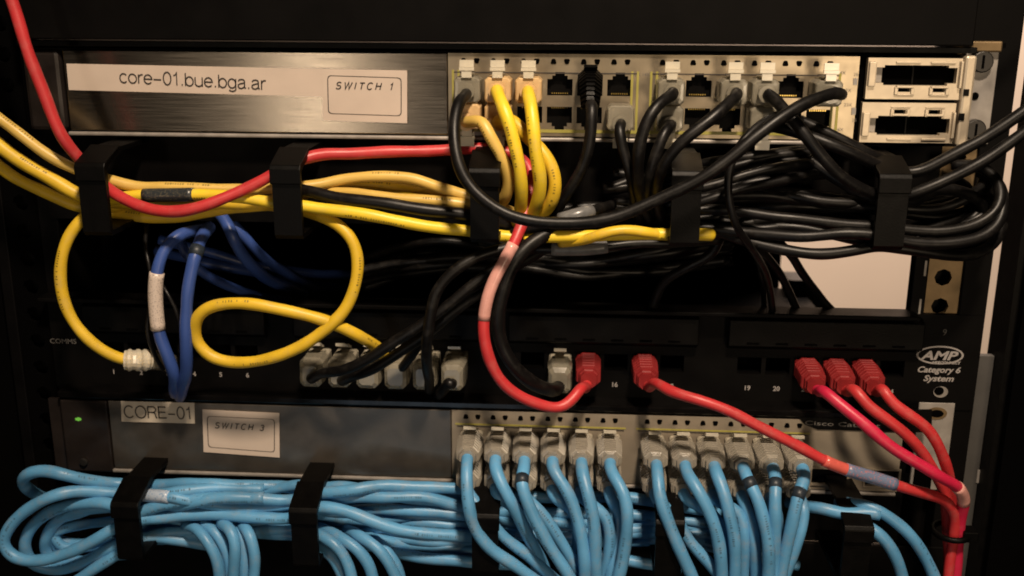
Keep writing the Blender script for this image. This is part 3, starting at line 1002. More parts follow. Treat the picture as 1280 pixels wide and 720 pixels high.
def manager(z_top, label, drop):
    root = thing('cable_manager', label, 'cable manager', (10, Y_R, z_top - 44), 'cable managers with ring guides')
    obj('back_panel', MB().box(-216, 218, Y_R - 3, Y_R - 1, z_top - 42, z_top + 1.5), 'black_metal', root)
    for x in RX:
        # outline of the ring seen from the side (distance in front, height)
        o = [(-11, -0.2), (22, -0.4), (40, -6.2), (41, -8), (41, -drop), (39, -drop - 2), (-11, -drop - 2)]
        i = [(-11, -2.4), (21, -2.6), (37.6, -8.0), (38.4, -9), (38.4, -drop + 0.2), (37.6, -drop + 0.6), (-11, -drop + 0.6)]
        m = MB()
        for k in range(len(o) - 1):
            a = [(x - 6.4, -o[k][0], z_top + o[k][1]), (x - 6.4, -o[k + 1][0], z_top + o[k + 1][1]),
                 (x - 6.4, -i[k + 1][0], z_top + i[k + 1][1]), (x - 6.4, -i[k][0], z_top + i[k][1])]
            n = len(m.v)
            m.prism(a, [(x + 6.4, q[1], q[2]) for q in a])
        rg = obj('ring', m, 'black_plastic', root)
        c = MB()
        a = [(x - 7.0, -24, z_top + 0.7), (x - 7.0, -41.4, z_top - 5.2), (x - 7.0, -42.6, z_top - 7), (x - 7.0, -42.6, z_top - 13.5),
             (x - 7.0, -41.2, z_top - 13.8), (x - 7.0, -41.2, z_top - 7.6), (x - 7.0, -40.4, z_top - 6.4), (x - 7.0, -24, z_top - 0.6)]
        c.prism(a, [(x + 7.0, q[1], q[2]) for q in a])
        obj('ring_latch', c, 'black_plastic', rg, bevel=0.4)
    return root


manager(-38.6, 'upper cable manager whose black rings hold the yellow and black cables', 37)
manager(-205.5, 'lower cable manager whose black rings hold the light blue cables', 36)

bu = thing('dark_filler', 'black sheet added for the darkness below the lower cable manager', 'filler sheet', (10, Y_R, -300))  # added where only darkness shows, covers the bright wall behind
obj('front_panel', MB().box(-216, 252, Y_R - 3, Y_R, -335, -249), 'black_metal', bu, bevel=0.5)

# ================================================================== patch panel
pp = thing('patch_panel', 'black patch panel with numbered jacks and white printing between the two switches', 'patch panel', (10, Y_R, -168))
YP = 14.0
JX = [-189.6 + g * 109.9 + i * 14.2 for g in range(4) for i in range(6)]
JZ = -150.5
holes = [(x - 6, x + 6, JZ - 4.4, JZ + 4.4) for x in JX]
obj('front', plate(-222, 252.5, -171.5, -121.5, holes, YP - 3, YP), 'black_metal', pp)
obj('top_ledge', MB().box(-222, 219, YP - 13, YP + 1, -122.2, -120.0), 'black_metal', pp, bevel=0.5)
for g in range(4):
    x0, x1 = JX[g * 6] - 12, JX[g * 6 + 5] + 12
    m = MB().prism([(x0, YP - 3.1, -123), (x0, YP - 9, -125), (x0, YP - 9, -138.5), (x0, YP - 3.1, -141.5)],
                   [(x1, YP - 3.1, -123), (x1, YP - 9, -125), (x1, YP - 9, -138.5), (x1, YP - 3.1, -141.5)])
    cv = obj('module_cover', m, 'black_plastic', pp, bevel=0.5)
    s = MB()
    for i in range(6):
        s.box(JX[g * 6 + i] - 3, JX[g * 6 + i] + 3, YP - 9.3, YP - 9.02, -137.2, -136.2)
    obj('slot_row', s, 'void_black', cv)
jm = MB()
jm.box(-6.8, 6.8, 11, 12, -5.2, 5.2).box(-6.8, -6.1, 0.3, 11, -5.2, 5.2).box(6.1, 6.8, 0.3, 11, -5.2, 5.2).box(-6.1, 6.1, 0.3, 11, 4.5, 5.2).box(-6.1, 6.1, 0.3, 11, -5.2, -4.5)
JME = mesh('jack', jm, 'void_black')
for x in JX:
    link('jack', JME, pp, (x, YP - 0.1, JZ))
for n, x in enumerate(JX):
    s = str(n + 1)
    text('number', s, (x - (1.5 if len(s) > 1 else 0.9), YP - 3.25, -163.6), 2.4, 'print_grey', pp, bold=0.08)
text('lettering', 'COMMS', U(63, 429, 3.3 - YP), 2.6, 'print_faint', pp, width=14)
# maker's emblem: oval ring, slanted block letters and a bar of small print
c0 = U(1175, 444, 3.4 - YP)
ov = MB()
N = 40
for i in range(N):
    a = 2 * math.pi * i / N
    for rx, rz in ((11.6, 4.9), (10.6, 4.1)):
        ov.v.append((c0.x + rx * math.cos(a), c0.y, c0.z + rz * math.sin(a)))
for i in range(N):
    j = (i + 1) % N
    ov.f.append((2 * i, 2 * i + 1, 2 * j + 1, 2 * j))
me = mesh('emblem_oval', ov, 'print_grey', ORG[pp.name])
link('emblem_oval', me, pp, ORG[pp.name])
text('lettering', 'AMP', U(1150, 449, 3.6 - YP), 4.4, 'print_grey', pp, shear=0.25, bold=0.2, width=18.5)
text('lettering', 'NETCONNECT', U(1165, 454.5, 3.6 - YP), 1.3, 'print_grey', pp, shear=0.2, bold=0.08, width=14)
text('lettering', 'Category 6', U(1147, 465, 3.4 - YP), 3.0, 'print_grey', pp, shear=0.25, bold=0.12, width=21)
text('lettering', 'System', U(1154, 476, 3.4 - YP), 3.0, 'print_grey', pp, shear=0.25, bold=0.12, width=15)
p = U(1182, 412, 3.4 - YP)
text('lettering', '9', U(1178, 419, 3.4 - YP), 3.2, 'print_faint', pp)
p = U(1176, 490, 3.4 - YP)
pth = [(p.x + 3.6 * math.cos(i * math.pi / 8), p.y, p.z + 3.0 * math.sin(i * math.pi / 8)) for i in range(16)]
obj('screw', MB().prism(pth, [(x, y + 0.3, z) for x, y, z in pth]), 'grey_steel', pp)
pth = [(p.x - 1 + 2.4 * math.cos(i * math.pi / 8), p.y - 0.3, p.z + 0.6 + 2.2 * math.sin(i * math.pi / 8)) for i in range(16)]
obj('screw_slot', MB().prism(pth, [(x, y + 0.2, z) for x, y, z in pth]), 'void_black', pp)

# ================================================================== cables
def end1(i, row, dz=0.0, L=20, drop=1.2):
    return Vector((COLS[i], -L, dz + (ZU if row == 'up' else ZL) - drop))


def end1b(i, row, dz=0.0, L=15, drop=1.0):
    return Vector((COLS[i], -L, dz + (ZU if row == 'up' else ZL) - drop))


def port(i, row, dz=0.0):
    return (COLS[i], 0, dz + (ZU if row == 'up' else ZL))


GY = 'yellow cables in the upper cable manager'
GK = 'black cables from the upper switch'
RY = 3.5
# --- yellow, plugged into the upper switch
cable('pale yellow cable from the lower amber plug, leftmost of the plugged yellow ones', 'pale_yellow',
      [end1b(0, 'down'), end1(0, 'down', L=22), (602, 152, 31), (612, 171, 33), (627, 193, 33), (637, 222, 30), (633, 243, 26), (624, 256, 18), (612, 262, 8)],
      3.3, GY, plugs=[('amber/down', port(0, 'down'))])
cable('bright yellow cable hanging from the second upper port of the upper switch', 'bright_yellow',
      [end1b(1, 'up'), end1(1, 'up', L=23), (627, 130, 33), (636, 152, 37), (645, 190, 38), (651, 222, 36), (653, 250, 30), (650, 272, 22), (640, 285, 12)],
      RY, GY, plugs=[('amber/up', port(1, 'up'))])
cable('bright yellow cable hanging from the third upper port of the upper switch', 'bright_yellow',
      [end1b(2, 'up'), end1(2, 'up', L=23), (662, 128, 33), (666, 155, 38), (671, 190, 39), (676, 222, 37), (673, 250, 32), (664, 272, 24), (654, 285, 12)],
      RY, GY, plugs=[('amber/up', port(2, 'up'))])
cable('yellow cable bulging to the right of the plugged yellow cables', 'yellow',
      [end1b(1, 'down'), end1(1, 'down', L=20), (642, 150, 24), (656, 168, 27), (672, 182, 30), (686, 200, 32), (695, 226, 32), (690, 250, 29), (677, 268, 22), (665, 285, 12)],
      3.6, GY, plugs=[('amber/down', port(1, 'down'))])
# --- yellow, running along the manager
cable('pale yellow cable, uppermost of those sweeping in from the left edge', 'pale_yellow',
      [(-190, 30, 30), (-110, 72, 30), (-30, 128, 30), (0, 150, 30), (30, 172, 30), (60, 194, 28), (95, 212, 26), (130, 222, 26), (165, 231, 25), (215, 234, 24), (270, 236, 22), (320, 238, 20), (365, 234, 20),
       (395, 231, 18), (430, 224, 15), (470, 219, 14), (510, 222, 14), (552, 236, 15), (590, 247, 18), (630, 262, 16), (670, 275, 12)], 3.1, GY)
cable('golden yellow cable, middle of those sweeping in from the left edge', 'yellow',
      [(-190, 66, 26), (-110, 106, 26), (-30, 160, 26), (0, 183, 26), (37, 208, 26), (75, 230, 25), (100, 243, 24), (135, 251, 22), (180, 254, 20), (240, 254, 18), (300, 254, 17), (350, 250, 14),
       (395, 236, 9), (440, 231, 8), (490, 235, 8), (540, 246, 9), (590, 256, 10), (640, 270, 8)], 3.9, GY)
cable('yellow cable passing under the red one and looping down to the patch panel', 'yellow',
      [(-190, 92, 18), (-110, 132, 18), (-30, 184, 18), (0, 208, 18), (25, 226, 18), (62, 243, 17), (95, 256, 16), (130, 263, 14), (175, 270, 13), (225, 271, 13), (265, 265, 14), (300, 259, 15), (345, 257, 16),
       (385, 263, 22), (408, 272, 26), (428, 286, 28), (441, 304, 29), (447, 328, 30), (445, 355, 31), (432, 388, 32), (405, 414, 33), (372, 435, 33), (335, 448, 32), (290, 452, 31),
       (262, 446, 31), (246, 430, 31), (243, 412, 32), (249, 394, 34), (264, 384, 35), (290, 380, 36), (322, 381, 36), (370, 390, 35), (420, 406, 31), (455, 423, 24), (478, 442, 10), (484, 452, 2)],
      3.4, GY, plugs=[('square/up', (JX[9], YP - 3, JZ))])
cable('pale yellow cable end between the yellow arch and the glossy black cable', 'pale_yellow',
      [(400, 240, 14), (425, 241, 17), (450, 242, 20), (482, 246, 22), (532, 251, 22), (590, 258, 20), (630, 270, 14), (660, 280, 10)], 3.2, GY)
cable('bright yellow cable with the dark tape, crossing the picture to end right of centre', 'bright_yellow',
      [(105, 256, 26), (140, 250, 27), (180, 245, 28), (215, 243, 28), (250, 243, 28), (300, 246, 29), (340, 253, 29), (390, 260, 30), (440, 266, 31), (480, 273, 31), (540, 283, 30), (590, 289, 28),
       (640, 296, 24), (690, 297, 26), (740, 295, 28), (790, 293, 29), (840, 292, 29), (885, 293, 29), (889, 293.5, 28)],
      3.3, GY, sleeves=[(179, 245, 244, 243, 'dark_print', 0.45)])
cable('short yellow cable lying on the bright yellow one right of centre', 'yellow',
      [(700, 304, 22), (730, 300, 29), (752, 292, 34), (775, 287, 34), (805, 290, 32), (835, 294, 26), (860, 297, 18)], 2.8, GY)
yb = cable('yellow cable bowing out at the left down to a ribbed clear boot', 'yellow',
           [(150, 258, 14), (122, 262, 22), (104, 272, 28), (88, 292, 30), (78, 320, 31), (76, 345, 31), (81, 375, 31), (94, 403, 31), (114, 427, 30), (138, 443, 28), (162, 450, 25), (186, 450, 20), (204, 450, 8)],
           3.3, GY)
bp = spline([U(156, 450, 26), U(166, 450, 25), U(176, 450, 23), U(187, 450, 20)], 0.8)
rad = [5.0 - 0.0 * i + (0.45 if (i // 2) % 2 else -0.2) for i in range(len(bp))]
obj('boot', tube(bp, 5, radii=rad, n=16), 'latch', yb)
bp = spline([U(186, 450, 20), U(198, 450, 14), U(210, 452, 2)], 1.0)
obj('plug', tube(bp, 5.0, n=8), 'clear_plug', yb)

# --- red
cable('red cable dropping from the top left corner and sagging between the first two rings', 'red',
      [(-8, -70, 36), (3, -30, 36), (14, 0, 36), (27, 37, 36), (43, 82, 36), (58, 125, 36), (72, 160, 35), (86, 184, 33), (104, 206, 29), (130, 232, 31), (155, 248, 35), (187, 261, 38), (225, 263, 39), (262, 256, 37),
       (300, 240, 33), (338, 220, 29), (360, 207, 27), (382, 198, 24), (405, 192, 20), (440, 191, 16), (500, 189, 12), (560, 188, 8), (615, 187, 4), (648, 196, 4), (664, 216, 8), (664, 240, 14)], 3.2)
r2 = cable('red cable with a pale wrapped label, curling up from the patch panel', 'red',
           [(668, 215, 14), (662, 245, 20), (656, 272, 26), (645, 300, 32), (630, 328, 36), (615, 358, 39), (606, 392, 40), (604, 420, 41), (610, 448, 41), (626, 476, 40), (650, 496, 38), (678, 508, 36), (700, 511, 34), (716, 500, 31),
            (726, 486, 27), Vector((JX[14] - 1.0, -12, JZ - 5.2)), Vector((JX[14], -4, JZ - 3.0))],
           3.2, sleeves=[(641, 308, 604, 397, 'clear_sleeve', 0.2)], plugs=[('red/up', (JX[14], YP - 3, JZ))])
GR = 'red cables from the patch panel to the right-hand post'
cable('longest red cable, with a blue printed label, slanting across the lower switch', 'red',
      [Vector((JX[16], -4, JZ - 3.0)), Vector((JX[16] + 1, -11, JZ - 5.0)), (820, 479, 24), (838, 488, 32), (868, 497, 38), (905, 511, 41), (950, 533, 42), (1000, 561, 42), (1040, 580, 40), (1080, 594, 38), (1120, 605, 36),
       (1160, 617, 34), (1183, 628, 31), (1193, 646, 28), (1191, 675, 26), (1187, 700, 26), (1184, 760, 26)], 3.1, GR,
      plugs=[('red/up', (JX[16], YP - 3, JZ))], sleeves=[(1028, 574, 1120, 605, 'red_sleeve', 0.3, 'label_sleeve'), (1056, 586, 1118, 603, 'blue_print', 0.5)])
cable('pinkish red cable nearest the viewer, from the left of the three grouped red boots', 'pink_red',
      [Vector((JX[20], -4, JZ - 3.0)), Vector((JX[20] + 1.5, -12, JZ - 4.4)), (1030, 488, 26), (1055, 510, 33), (1085, 534, 38), (1120, 562, 41), (1150, 582, 42), (1178, 598, 41), (1197, 608, 37), (1204, 622, 32), (1200, 645, 27), (1196, 690, 24), (1192, 760, 24)], 3.3, GR,
      plugs=[('red/up', (JX[20], YP - 3, JZ))], sleeves=[(1196, 607, 1203, 630, 'clear_sleeve', 0.25)])
cable('red cable from the middle of the three grouped red boots', 'red',
      [Vector((JX[21], -4, JZ - 3.0)), Vector((JX[21] + 1.2, -11, JZ - 4.8)), (1068, 486, 22), (1086, 507, 27), (1108, 524, 30), (1130, 543, 30), (1150, 563, 28), (1168, 590, 26), (1182, 620, 22), (1186, 660, 18), (1184, 760, 16)], 3.3, GR,
      plugs=[('red/up', (JX[21], YP - 3, JZ))])
cable('red cable from the right one of the three grouped red boots', 'red',
      [Vector((JX[22], -4, JZ - 3.0)), Vector((JX[22] + 1.2, -11, JZ - 4.8)), (1102, 485, 20), (1116, 505, 24), (1138, 521, 27), (1160, 536, 28), (1174, 556, 28), (1183, 580, 26), (1188, 605, 22), (1190, 640, 17), (1189, 690, 14), (1186, 760, 14)], 3.2, GR,
      plugs=[('red/up', (JX[22], YP - 3, JZ))])
tl = thing('cable_tie', 'black cable tie cinched round the red cables by the post', 'cable tie', U(1190, 664, 24))
p = U(1189, 664, 22)
rg = [p + Vector((8.2 * math.cos(a * math.pi / 12), 9.5 * math.sin(a * math.pi / 12), 0.3 * math.cos(a * math.pi / 12))) for a in range(25)]
obj('strap', tube(rg, 1.5, n=8, ends=False), 'black_plastic', tl, smooth=True)
p2 = U(1209, 668, 26)
obj('tie_head', MB().box(p2.x - 3.0, p2.x + 4, -30, -22, p2.z - 2.5, p2.z + 3.0), 'black_plastic', tl, bevel=0.5)

# --- black, from the upper switch
RK = 3.3
cable('black cable making the large loop below the upper switch ports', 'black_cable',
      [end1b(0, 'up', drop=2), end1(0, 'up', L=22, drop=2.5), (574, 128, 34), (567, 155, 42), (568, 188, 48), (580, 222, 52), (604, 250, 55), (637, 268, 56), (687, 278, 57), (737, 277, 57), (787, 265, 57), (837, 244, 57), (887, 217, 57), (920, 194, 56), (945, 170, 54),
       (970, 150, 51), (997, 134, 47), (1022, 123, 42), (1042, 116, 36), end1(11, 'up', L=24, drop=0.5) + Vector((2.5, -4, 0)), end1b(11, 'up', drop=0)],
      RK, GK, plugs=[('clear/up', port(0, 'up')), ('clear/up', port(11, 'up'))])
cable('black cable hanging from a ribbed black boot', 'black_cable',
      [Vector((COLS[4], -17, ZU - 7)), (740, 132, 24), (739, 160, 27), (733, 190, 28), (722, 220, 27), (706, 246, 24), (690, 268, 18), (676, 284, 10)], RK, GK, plugs=[('ribbed/up', port(4, 'up'))])
cable('black cable from the lower plug at the right end of the first block of ports', 'black_cable',
      [end1b(5, 'down'), end1(5, 'down', L=22), (774, 160, 27), (780, 190, 29), (790, 225, 28), (796, 260, 20), (800, 280, 10)], 3.0, GK, plugs=[('clear/down', port(5, 'down'))])
cable('black cable leaning left from the first upper plug of the second block of ports', 'black_cable',
      [end1b(6, 'up'), end1(6, 'up', L=24), (822, 131, 34), (810, 152, 37), (801, 180, 38), (797, 215, 34), (800, 250, 26), (812, 275, 14)], RK, GK, plugs=[('clear/up', port(6, 'up'))])
cable('black cable from the lower plug at the left end of the second block of ports', 'black_cable',
      [end1b(6, 'down'), end1(6, 'down', L=22), (832, 162, 29), (824, 182, 31), (814, 212, 31), (808, 240, 26), (815, 268, 14)], 3.2, GK, plugs=[('clear/down', port(6, 'down'))])
cable('black cable slanting down left from the third upper plug of the second block', 'black_cable',
      [end1b(8, 'up'), end1(8, 'up', L=24), (902, 138, 36), (886, 152, 39), (866, 167, 41), (842, 190, 41), (825, 218, 36), (820, 248, 26), (828, 275, 14)], RK, GK, plugs=[('clear/up', port(8, 'up'))])
cable('black cable slanting down right from the big clear plug to the last ring', 'black_cable',
      [end1b(9, 'up', L=19), end1(9, 'up', L=23) + Vector((3, 0, -2)), (978, 136, 32), (990, 148, 36), (1006, 170, 39), (1024, 193, 40), (1048, 217, 39), (1080, 237, 36), (1114, 248, 31), (1142, 251, 28), (1165, 240, 24), (1190, 238, 20), (1225, 252, 16), (1234, 275, 14)],
      RK, GK, plugs=[('clear/up', port(9, 'up'))])
cable('black cable from the lower clear plug under the large loop to the last ring', 'black_cable',
      [end1b(9, 'down', L=19), (975, 160, 24), (1003, 168, 29), (1032, 178, 33), (1062, 190, 33), (1090, 203, 30), (1118, 213, 26), (1150, 213, 26), (1180, 200, 27), (1215, 182, 28), (1255, 158, 28), (1290, 134, 28), (1330, 100, 28), (1420, 40, 28)],
      RK, GK, plugs=[('clear/down', port(9, 'down'))])
cable('black cable dropping behind the last ring from under the uplink slots', 'black_cable',
      [(1000, 150, 20), (1020, 160, 24), (1052, 174, 26), (1084, 192, 24), (1112, 206, 20), (1130, 230, 16), (1150, 262, 12)], 3.1, GK)
cable('black cable swinging from the top right edge into the last ring', 'black_cable',
      [(1430, 46, 34), (1330, 122, 34), (1280, 164, 34), (1258, 180, 34), (1236, 196, 34), (1192, 221, 34), (1142, 242, 33), (1110, 250, 28), (1078, 243, 22), (1040, 220, 18), (1010, 198, 15)], 3.2, GK)
GC = 'black cables coiled at the right of the upper manager'
cable('uppermost black strand running level through the last ring and round the coil', 'black_cable',
      [(860, 262, 22), (920, 264, 24), (975, 272, 27), (1030, 277, 29), (1090, 282, 30), (1145, 288, 31), (1190, 288, 31), (1222, 280, 30), (1244, 264, 28), (1251, 242, 24), (1244, 222, 18), (1225, 208, 12), (1190, 206, 6)], 3.1, GC)
cable('second black strand through the last ring, widest turn of the coil', 'black_cable',
      [(850, 282, 20), (905, 286, 22), (950, 292, 26), (1000, 296, 31), (1050, 293, 34), (1095, 295, 35), (1145, 303, 35), (1195, 303, 34), (1232, 292, 32), (1250, 274, 29), (1254, 250, 24), (1246, 228, 14), (1225, 215, 6)], 3.3, GC)
cable('lowest black strand sagging below the last ring of the upper manager', 'black_cable',
      [(880, 285, 16), (915, 295, 20), (945, 305, 25), (980, 314, 29), (1020, 318, 31), (1060, 314, 31), (1100, 308, 30), (1150, 312, 30), (1195, 320, 28), (1225, 316, 25), (1245, 300, 20), (1253, 280, 14)], 3.3, GC)
cable('black strand tucked behind the coil, ending low beside the post', 'black_cable',
      [(900, 276, 12), (950, 283, 14), (1010, 287, 18), (1070, 300, 22), (1130, 310, 24), (1180, 316, 22), (1220, 306, 18), (1240, 288, 12), (1246, 262, 6)], 3.2, GC)
cable('black strand rising left of the last ring, lower of the two slanting ones', 'black_cable',
      [(850, 262, 30), (880, 251, 31), (905, 243, 31), (930, 237, 29), (960, 230, 26), (1005, 218, 20), (1040, 212, 12)], 2.6, GC)
cable('black strand rising left of the last ring, upper of the two slanting ones', 'black_cable',
      [(850, 242, 27), (878, 234, 28), (905, 228, 28), (945, 216, 26), (985, 207, 22), (1025, 203, 14)], 2.8, GC)
cable('thin black strand hanging vertically across the coil at its left end', 'black_cable',
      [(1000, 135, 18), (968, 146, 28), (938, 165, 36), (918, 192, 41), (910, 225, 42), (912, 255, 42), (920, 282, 40), (936, 305, 34), (952, 330, 24), (962, 360, 10), (966, 395, -10)], 2.2, GC)
cable('inner turn of the black coil beside the last ring', 'black_cable',
      [(1150, 290, 20), (1172, 282, 18), (1200, 272, 14), (1215, 252, 8), (1210, 232, 2), (1190, 222, -4)], 2.6, GC)
for k, (lab, pts, rr) in enumerate((
        ('left thin black tail hanging below the coil against the wall', [(930, 300, 4), (944, 318, 0), (950, 340, -6), (954, 365, -12), (956, 400, -18)], 1.8),
        ('middle black tail hanging below the coil against the wall', [(945, 306, 4), (962, 325, 0), (975, 345, -6), (988, 370, -12), (1002, 400, -18)], 2.6),
        ('right black tail curving below the coil against the wall', [(975, 304, 4), (992, 322, 0), (1003, 342, -6), (1018, 365, -12), (1048, 396, -18)], 2.6))):
    cable(lab, 'black_cable', pts, rr, GC)

# filler strands in the shade of the manager, each its own cable
for k, (lab, pts) in enumerate((
        ('shaded black cable just under the bright yellow one at the centre', [(600, 300, 14), (660, 310, 18), (720, 312, 20), (790, 306, 18), (850, 303, 14), (900, 300, 8)]),
        ('shaded black cable passing behind the hanging black ones', [(690, 262, 8), (740, 258, 6), (800, 262, 6), (860, 270, 8), (930, 276, 8)]),
        ('shaded black cable curving below the fourth ring', [(900, 296, 4), (890, 318, 2), (860, 335, 0), (830, 352, -4), (815, 385, -8)]))):
    sl = [(690, 311, 760, 311, 'grey_sleeve', 0.7, 'label_sleeve')] if k == 0 else ()
    cable(lab, 'black_cable', pts, 3.0, GK, sleeves=sl)
cable('black cable with a grey clear sleeve under the large loop', 'black_cable',
      [(640, 292, 24), (670, 284, 28), (700, 276, 31), (722, 269, 33), (745, 262, 26), (765, 256, 14)], 3.0, GK, sleeves=[(698, 276, 738, 264, 'grey_sleeve', 0.9, 'label_sleeve')])
cable('glossy black cable lying along the yellow cables', 'black_cable',
      [(330, 236, 8), (360, 235, 14), (385, 239, 24), (420, 246, 28), (470, 253, 30), (520, 261, 30), (587, 270, 26), (630, 280, 18), (670, 290, 14)], 3.6)

# --- black, down to the patch panel
GP = 'black cables plugged into the patch panel'
cable('black cable standing upright as it drops to the lower switch top', 'black_cable',
      [(690, 296, 20), (640, 308, 28), (595, 322, 34), (565, 341, 37), (546, 365, 38), (537, 400, 38), (533, 435, 36), (534, 462, 28), (536, 480, 14), (537, 487, 2)], 3.3, GP, plugs=[('square/up', (JX[10] , YP - 3, JZ))])
cable('black cable swinging furthest left into a clear plug', 'black_cable',
      [(690, 302, 14), (640, 322, 24), (596, 352, 30), (560, 382, 33), (525, 406, 34), (492, 427, 34), (462, 447, 33), (430, 462, 30), (404, 467, 24), Vector((JX[6], -11, JZ - 5.0)), Vector((JX[6], -5, JZ - 3.5))], 3.2, GP,
      plugs=[('square/up', (JX[6], YP - 3, JZ))])
cable('black cable under the furthest-left one, ending in the second clear plug', 'black_cable',
      [(680, 312, 8), (640, 336, 16), (600, 366, 24), (560, 396, 27), (524, 424, 27), (494, 445, 26), (466, 461, 24), (442, 469, 20), Vector((JX[7] + 1, -10, JZ - 6.0)), Vector((JX[7], -5, JZ - 3.5))], 3.2, GP,
      plugs=[('square/up', (JX[7], YP - 3, JZ))])
cable('black cable between the crossing pair, ending behind the third clear plug', 'black_cable',
      [(670, 318, 4), (630, 340, 20), (590, 361, 28), (556, 390, 24), (530, 422, 18), (508, 452, 12), (496, 468, 6)], 3.0, GP, plugs=[('square/up', (JX[8], YP - 3, JZ))])
cable('black cable hanging out of the sixth clear plug', 'black_cable',
      [Vector((JX[11], -6, JZ - 3)), Vector((JX[11], -13, JZ - 6)), (560, 478, 14), (556, 487, 6), (548, 494, 2)], 3.2, GP, plugs=[('square/up', (JX[11], YP - 3, JZ))])
cable('thick black cable curving down beside the wrapped red cable', 'black_cable',
      [(720, 280, 16), (692, 288, 24), (664, 303, 30), (643, 326, 34), (630, 358, 35), (623, 395, 35), (628, 430, 34), (642, 458, 33), (664, 478, 29), (684, 486, 24), Vector((JX[13] - 0.5, -10, JZ - 6)), Vector((JX[13], -5, JZ - 3))], 4.2, GP,
      plugs=[('square/up', (JX[13], YP - 3, JZ))])

# --- dark blue
GN = 'dark blue cables at the left of the patch panel'
cable('dark blue cable with the white printed label', 'navy',
      [(262, 286, 4), (240, 289, 14), (222, 296, 22), (207, 311, 27), (198, 334, 30), (194, 362, 30), (195, 392, 30), (199, 418, 30), (208, 442, 29), (216, 466, 27), (218, 484, 20), (219, 492, 8)], 3.1, GN,
      sleeves=[(196, 341, 196, 409, 'white_print', 0.6)])
cable('dark blue cable hanging straight, right of the labelled one', 'navy',
      [(262, 284, 8), (252, 296, 20), (246, 315, 28), (240, 338, 32), (234, 366, 34), (233, 400, 34), (234, 435, 33), (232, 465, 28), (228, 486, 18), (225, 496, 4)], 3.2, GN,
      sleeves=[(247, 310, 245, 317, 'black_tape', 0.5, 'tape_band')])
cable('dark blue cable slanting away just above the yellow loop', 'navy', [(222, 290, -4), (228, 310, 0), (238, 325, 0), (257, 342, -4), (280, 356, -10), (308, 367, -18), (350, 375, -40)], 2.6, GN)
cable('dark blue cable slanting away in the shadow behind the yellow loop', 'navy', [(270, 262, -8), (283, 278, -4), (292, 296, 0), (303, 318, -6), (318, 336, -14), (342, 352, -26), (380, 366, -50)], 3.2, GN)
cable('dimmest dark blue cable, furthest right in the shadow', 'navy', [(280, 268, -14), (300, 290, -16), (318, 310, -20), (340, 330, -30), (365, 346, -40), (395, 362, -60)], 2.8, GN)
cable('thin black wire beside the white printed label', 'black_cable', [(184, 280, 10), (181, 305, 20), (185, 328, 26), (190, 350, 26), (188, 385, 25), (184, 415, 25), (192, 440, 24), (204, 462, 18)], 1.3, GN, name='thin_wire', cat='wire')
cable('thin black wire between the two hanging dark blue cables', 'black_cable', [(196, 345, 20), (206, 362, 27), (218, 384, 28), (225, 408, 27), (226, 440, 24)], 1.2, GN, name='thin_wire', cat='wire')

# --- light blue, plugged into the lower switch
RB = 3.45
GB = 'light blue cables plugged into the lower switch'
ORD = ['first', 'second', 'third', 'fourth', 'fifth', 'sixth']
UP = [
    [(583, 620, 40), (593, 657, 42), (615, 687, 42), (652, 712, 40), (690, 740, 36)],
    [(631, 612, 38), (645, 640, 38), (660, 668, 35), (676, 700, 30), (690, 740, 26)],
    [(652, 604, 40), (664, 640, 43), (688, 683, 45), (712, 722, 45), (735, 770, 44)],
    [(712, 622, 38), (725, 659, 41), (731, 700, 42), (733, 760, 42)],
    [(736, 620, 40), (743, 659, 42), (746, 710, 42), (746, 770, 42)],
    [(778, 616, 40), (784, 653, 43), (779, 698, 44), (768, 740, 44)],
    [(826, 622, 40), (839, 665, 43), (861, 712, 44), (880, 760, 44)],
    [(875, 616, 40), (892, 653, 43), (901, 700, 43), (903, 760, 43)],
    [(908, 628, 40), (917, 671, 42), (919, 710, 42), (920, 770, 42)],
    [(950, 628, 40), (959, 671, 43), (960, 715, 44), (959, 770, 44)],
    [(969, 622, 40), (970, 659, 41), (967, 705, 41), (965, 770, 41)],
    [(998, 622, 40), (989, 660, 42), (979, 705, 42), (968, 760, 42)]]
DN = [
    [(609, 645, 34), (632, 672, 35), (664, 697, 34), (700, 730, 32)],
    [(650, 640, 28), (660, 668, 26), (668, 700, 22), (678, 740, 20)],
    [(682, 648, 34), (704, 680, 35), (722, 712, 35), (740, 760, 34)],
    [(716, 640, 26), (722, 670, 26), (720, 710, 24), (718, 760, 22)],
    [(757, 647, 33), (761, 683, 34), (755, 715, 34), (748, 760, 34)],
    [(774, 640, 28), (772, 680, 33), (764, 715, 36), (752, 760, 36)],
    [(844, 645, 33), (864, 678, 36), (892, 712, 37), (920, 750, 37)],
    [(888, 640, 30), (906, 665, 33), (911, 700, 34), (912, 760, 34)],
    [(924, 640, 32), (930, 671, 34), (930, 710, 34), (930, 770, 34)],
    [(939, 647, 32), (944, 683, 34), (944, 720, 34), (944, 770, 34)],
    [(972, 645, 28), (972, 680, 32), (968, 712, 33), (964, 770, 33)],
    [(1005, 636, 32), (1000, 665, 35), (986, 705, 36), (972, 760, 36)]]
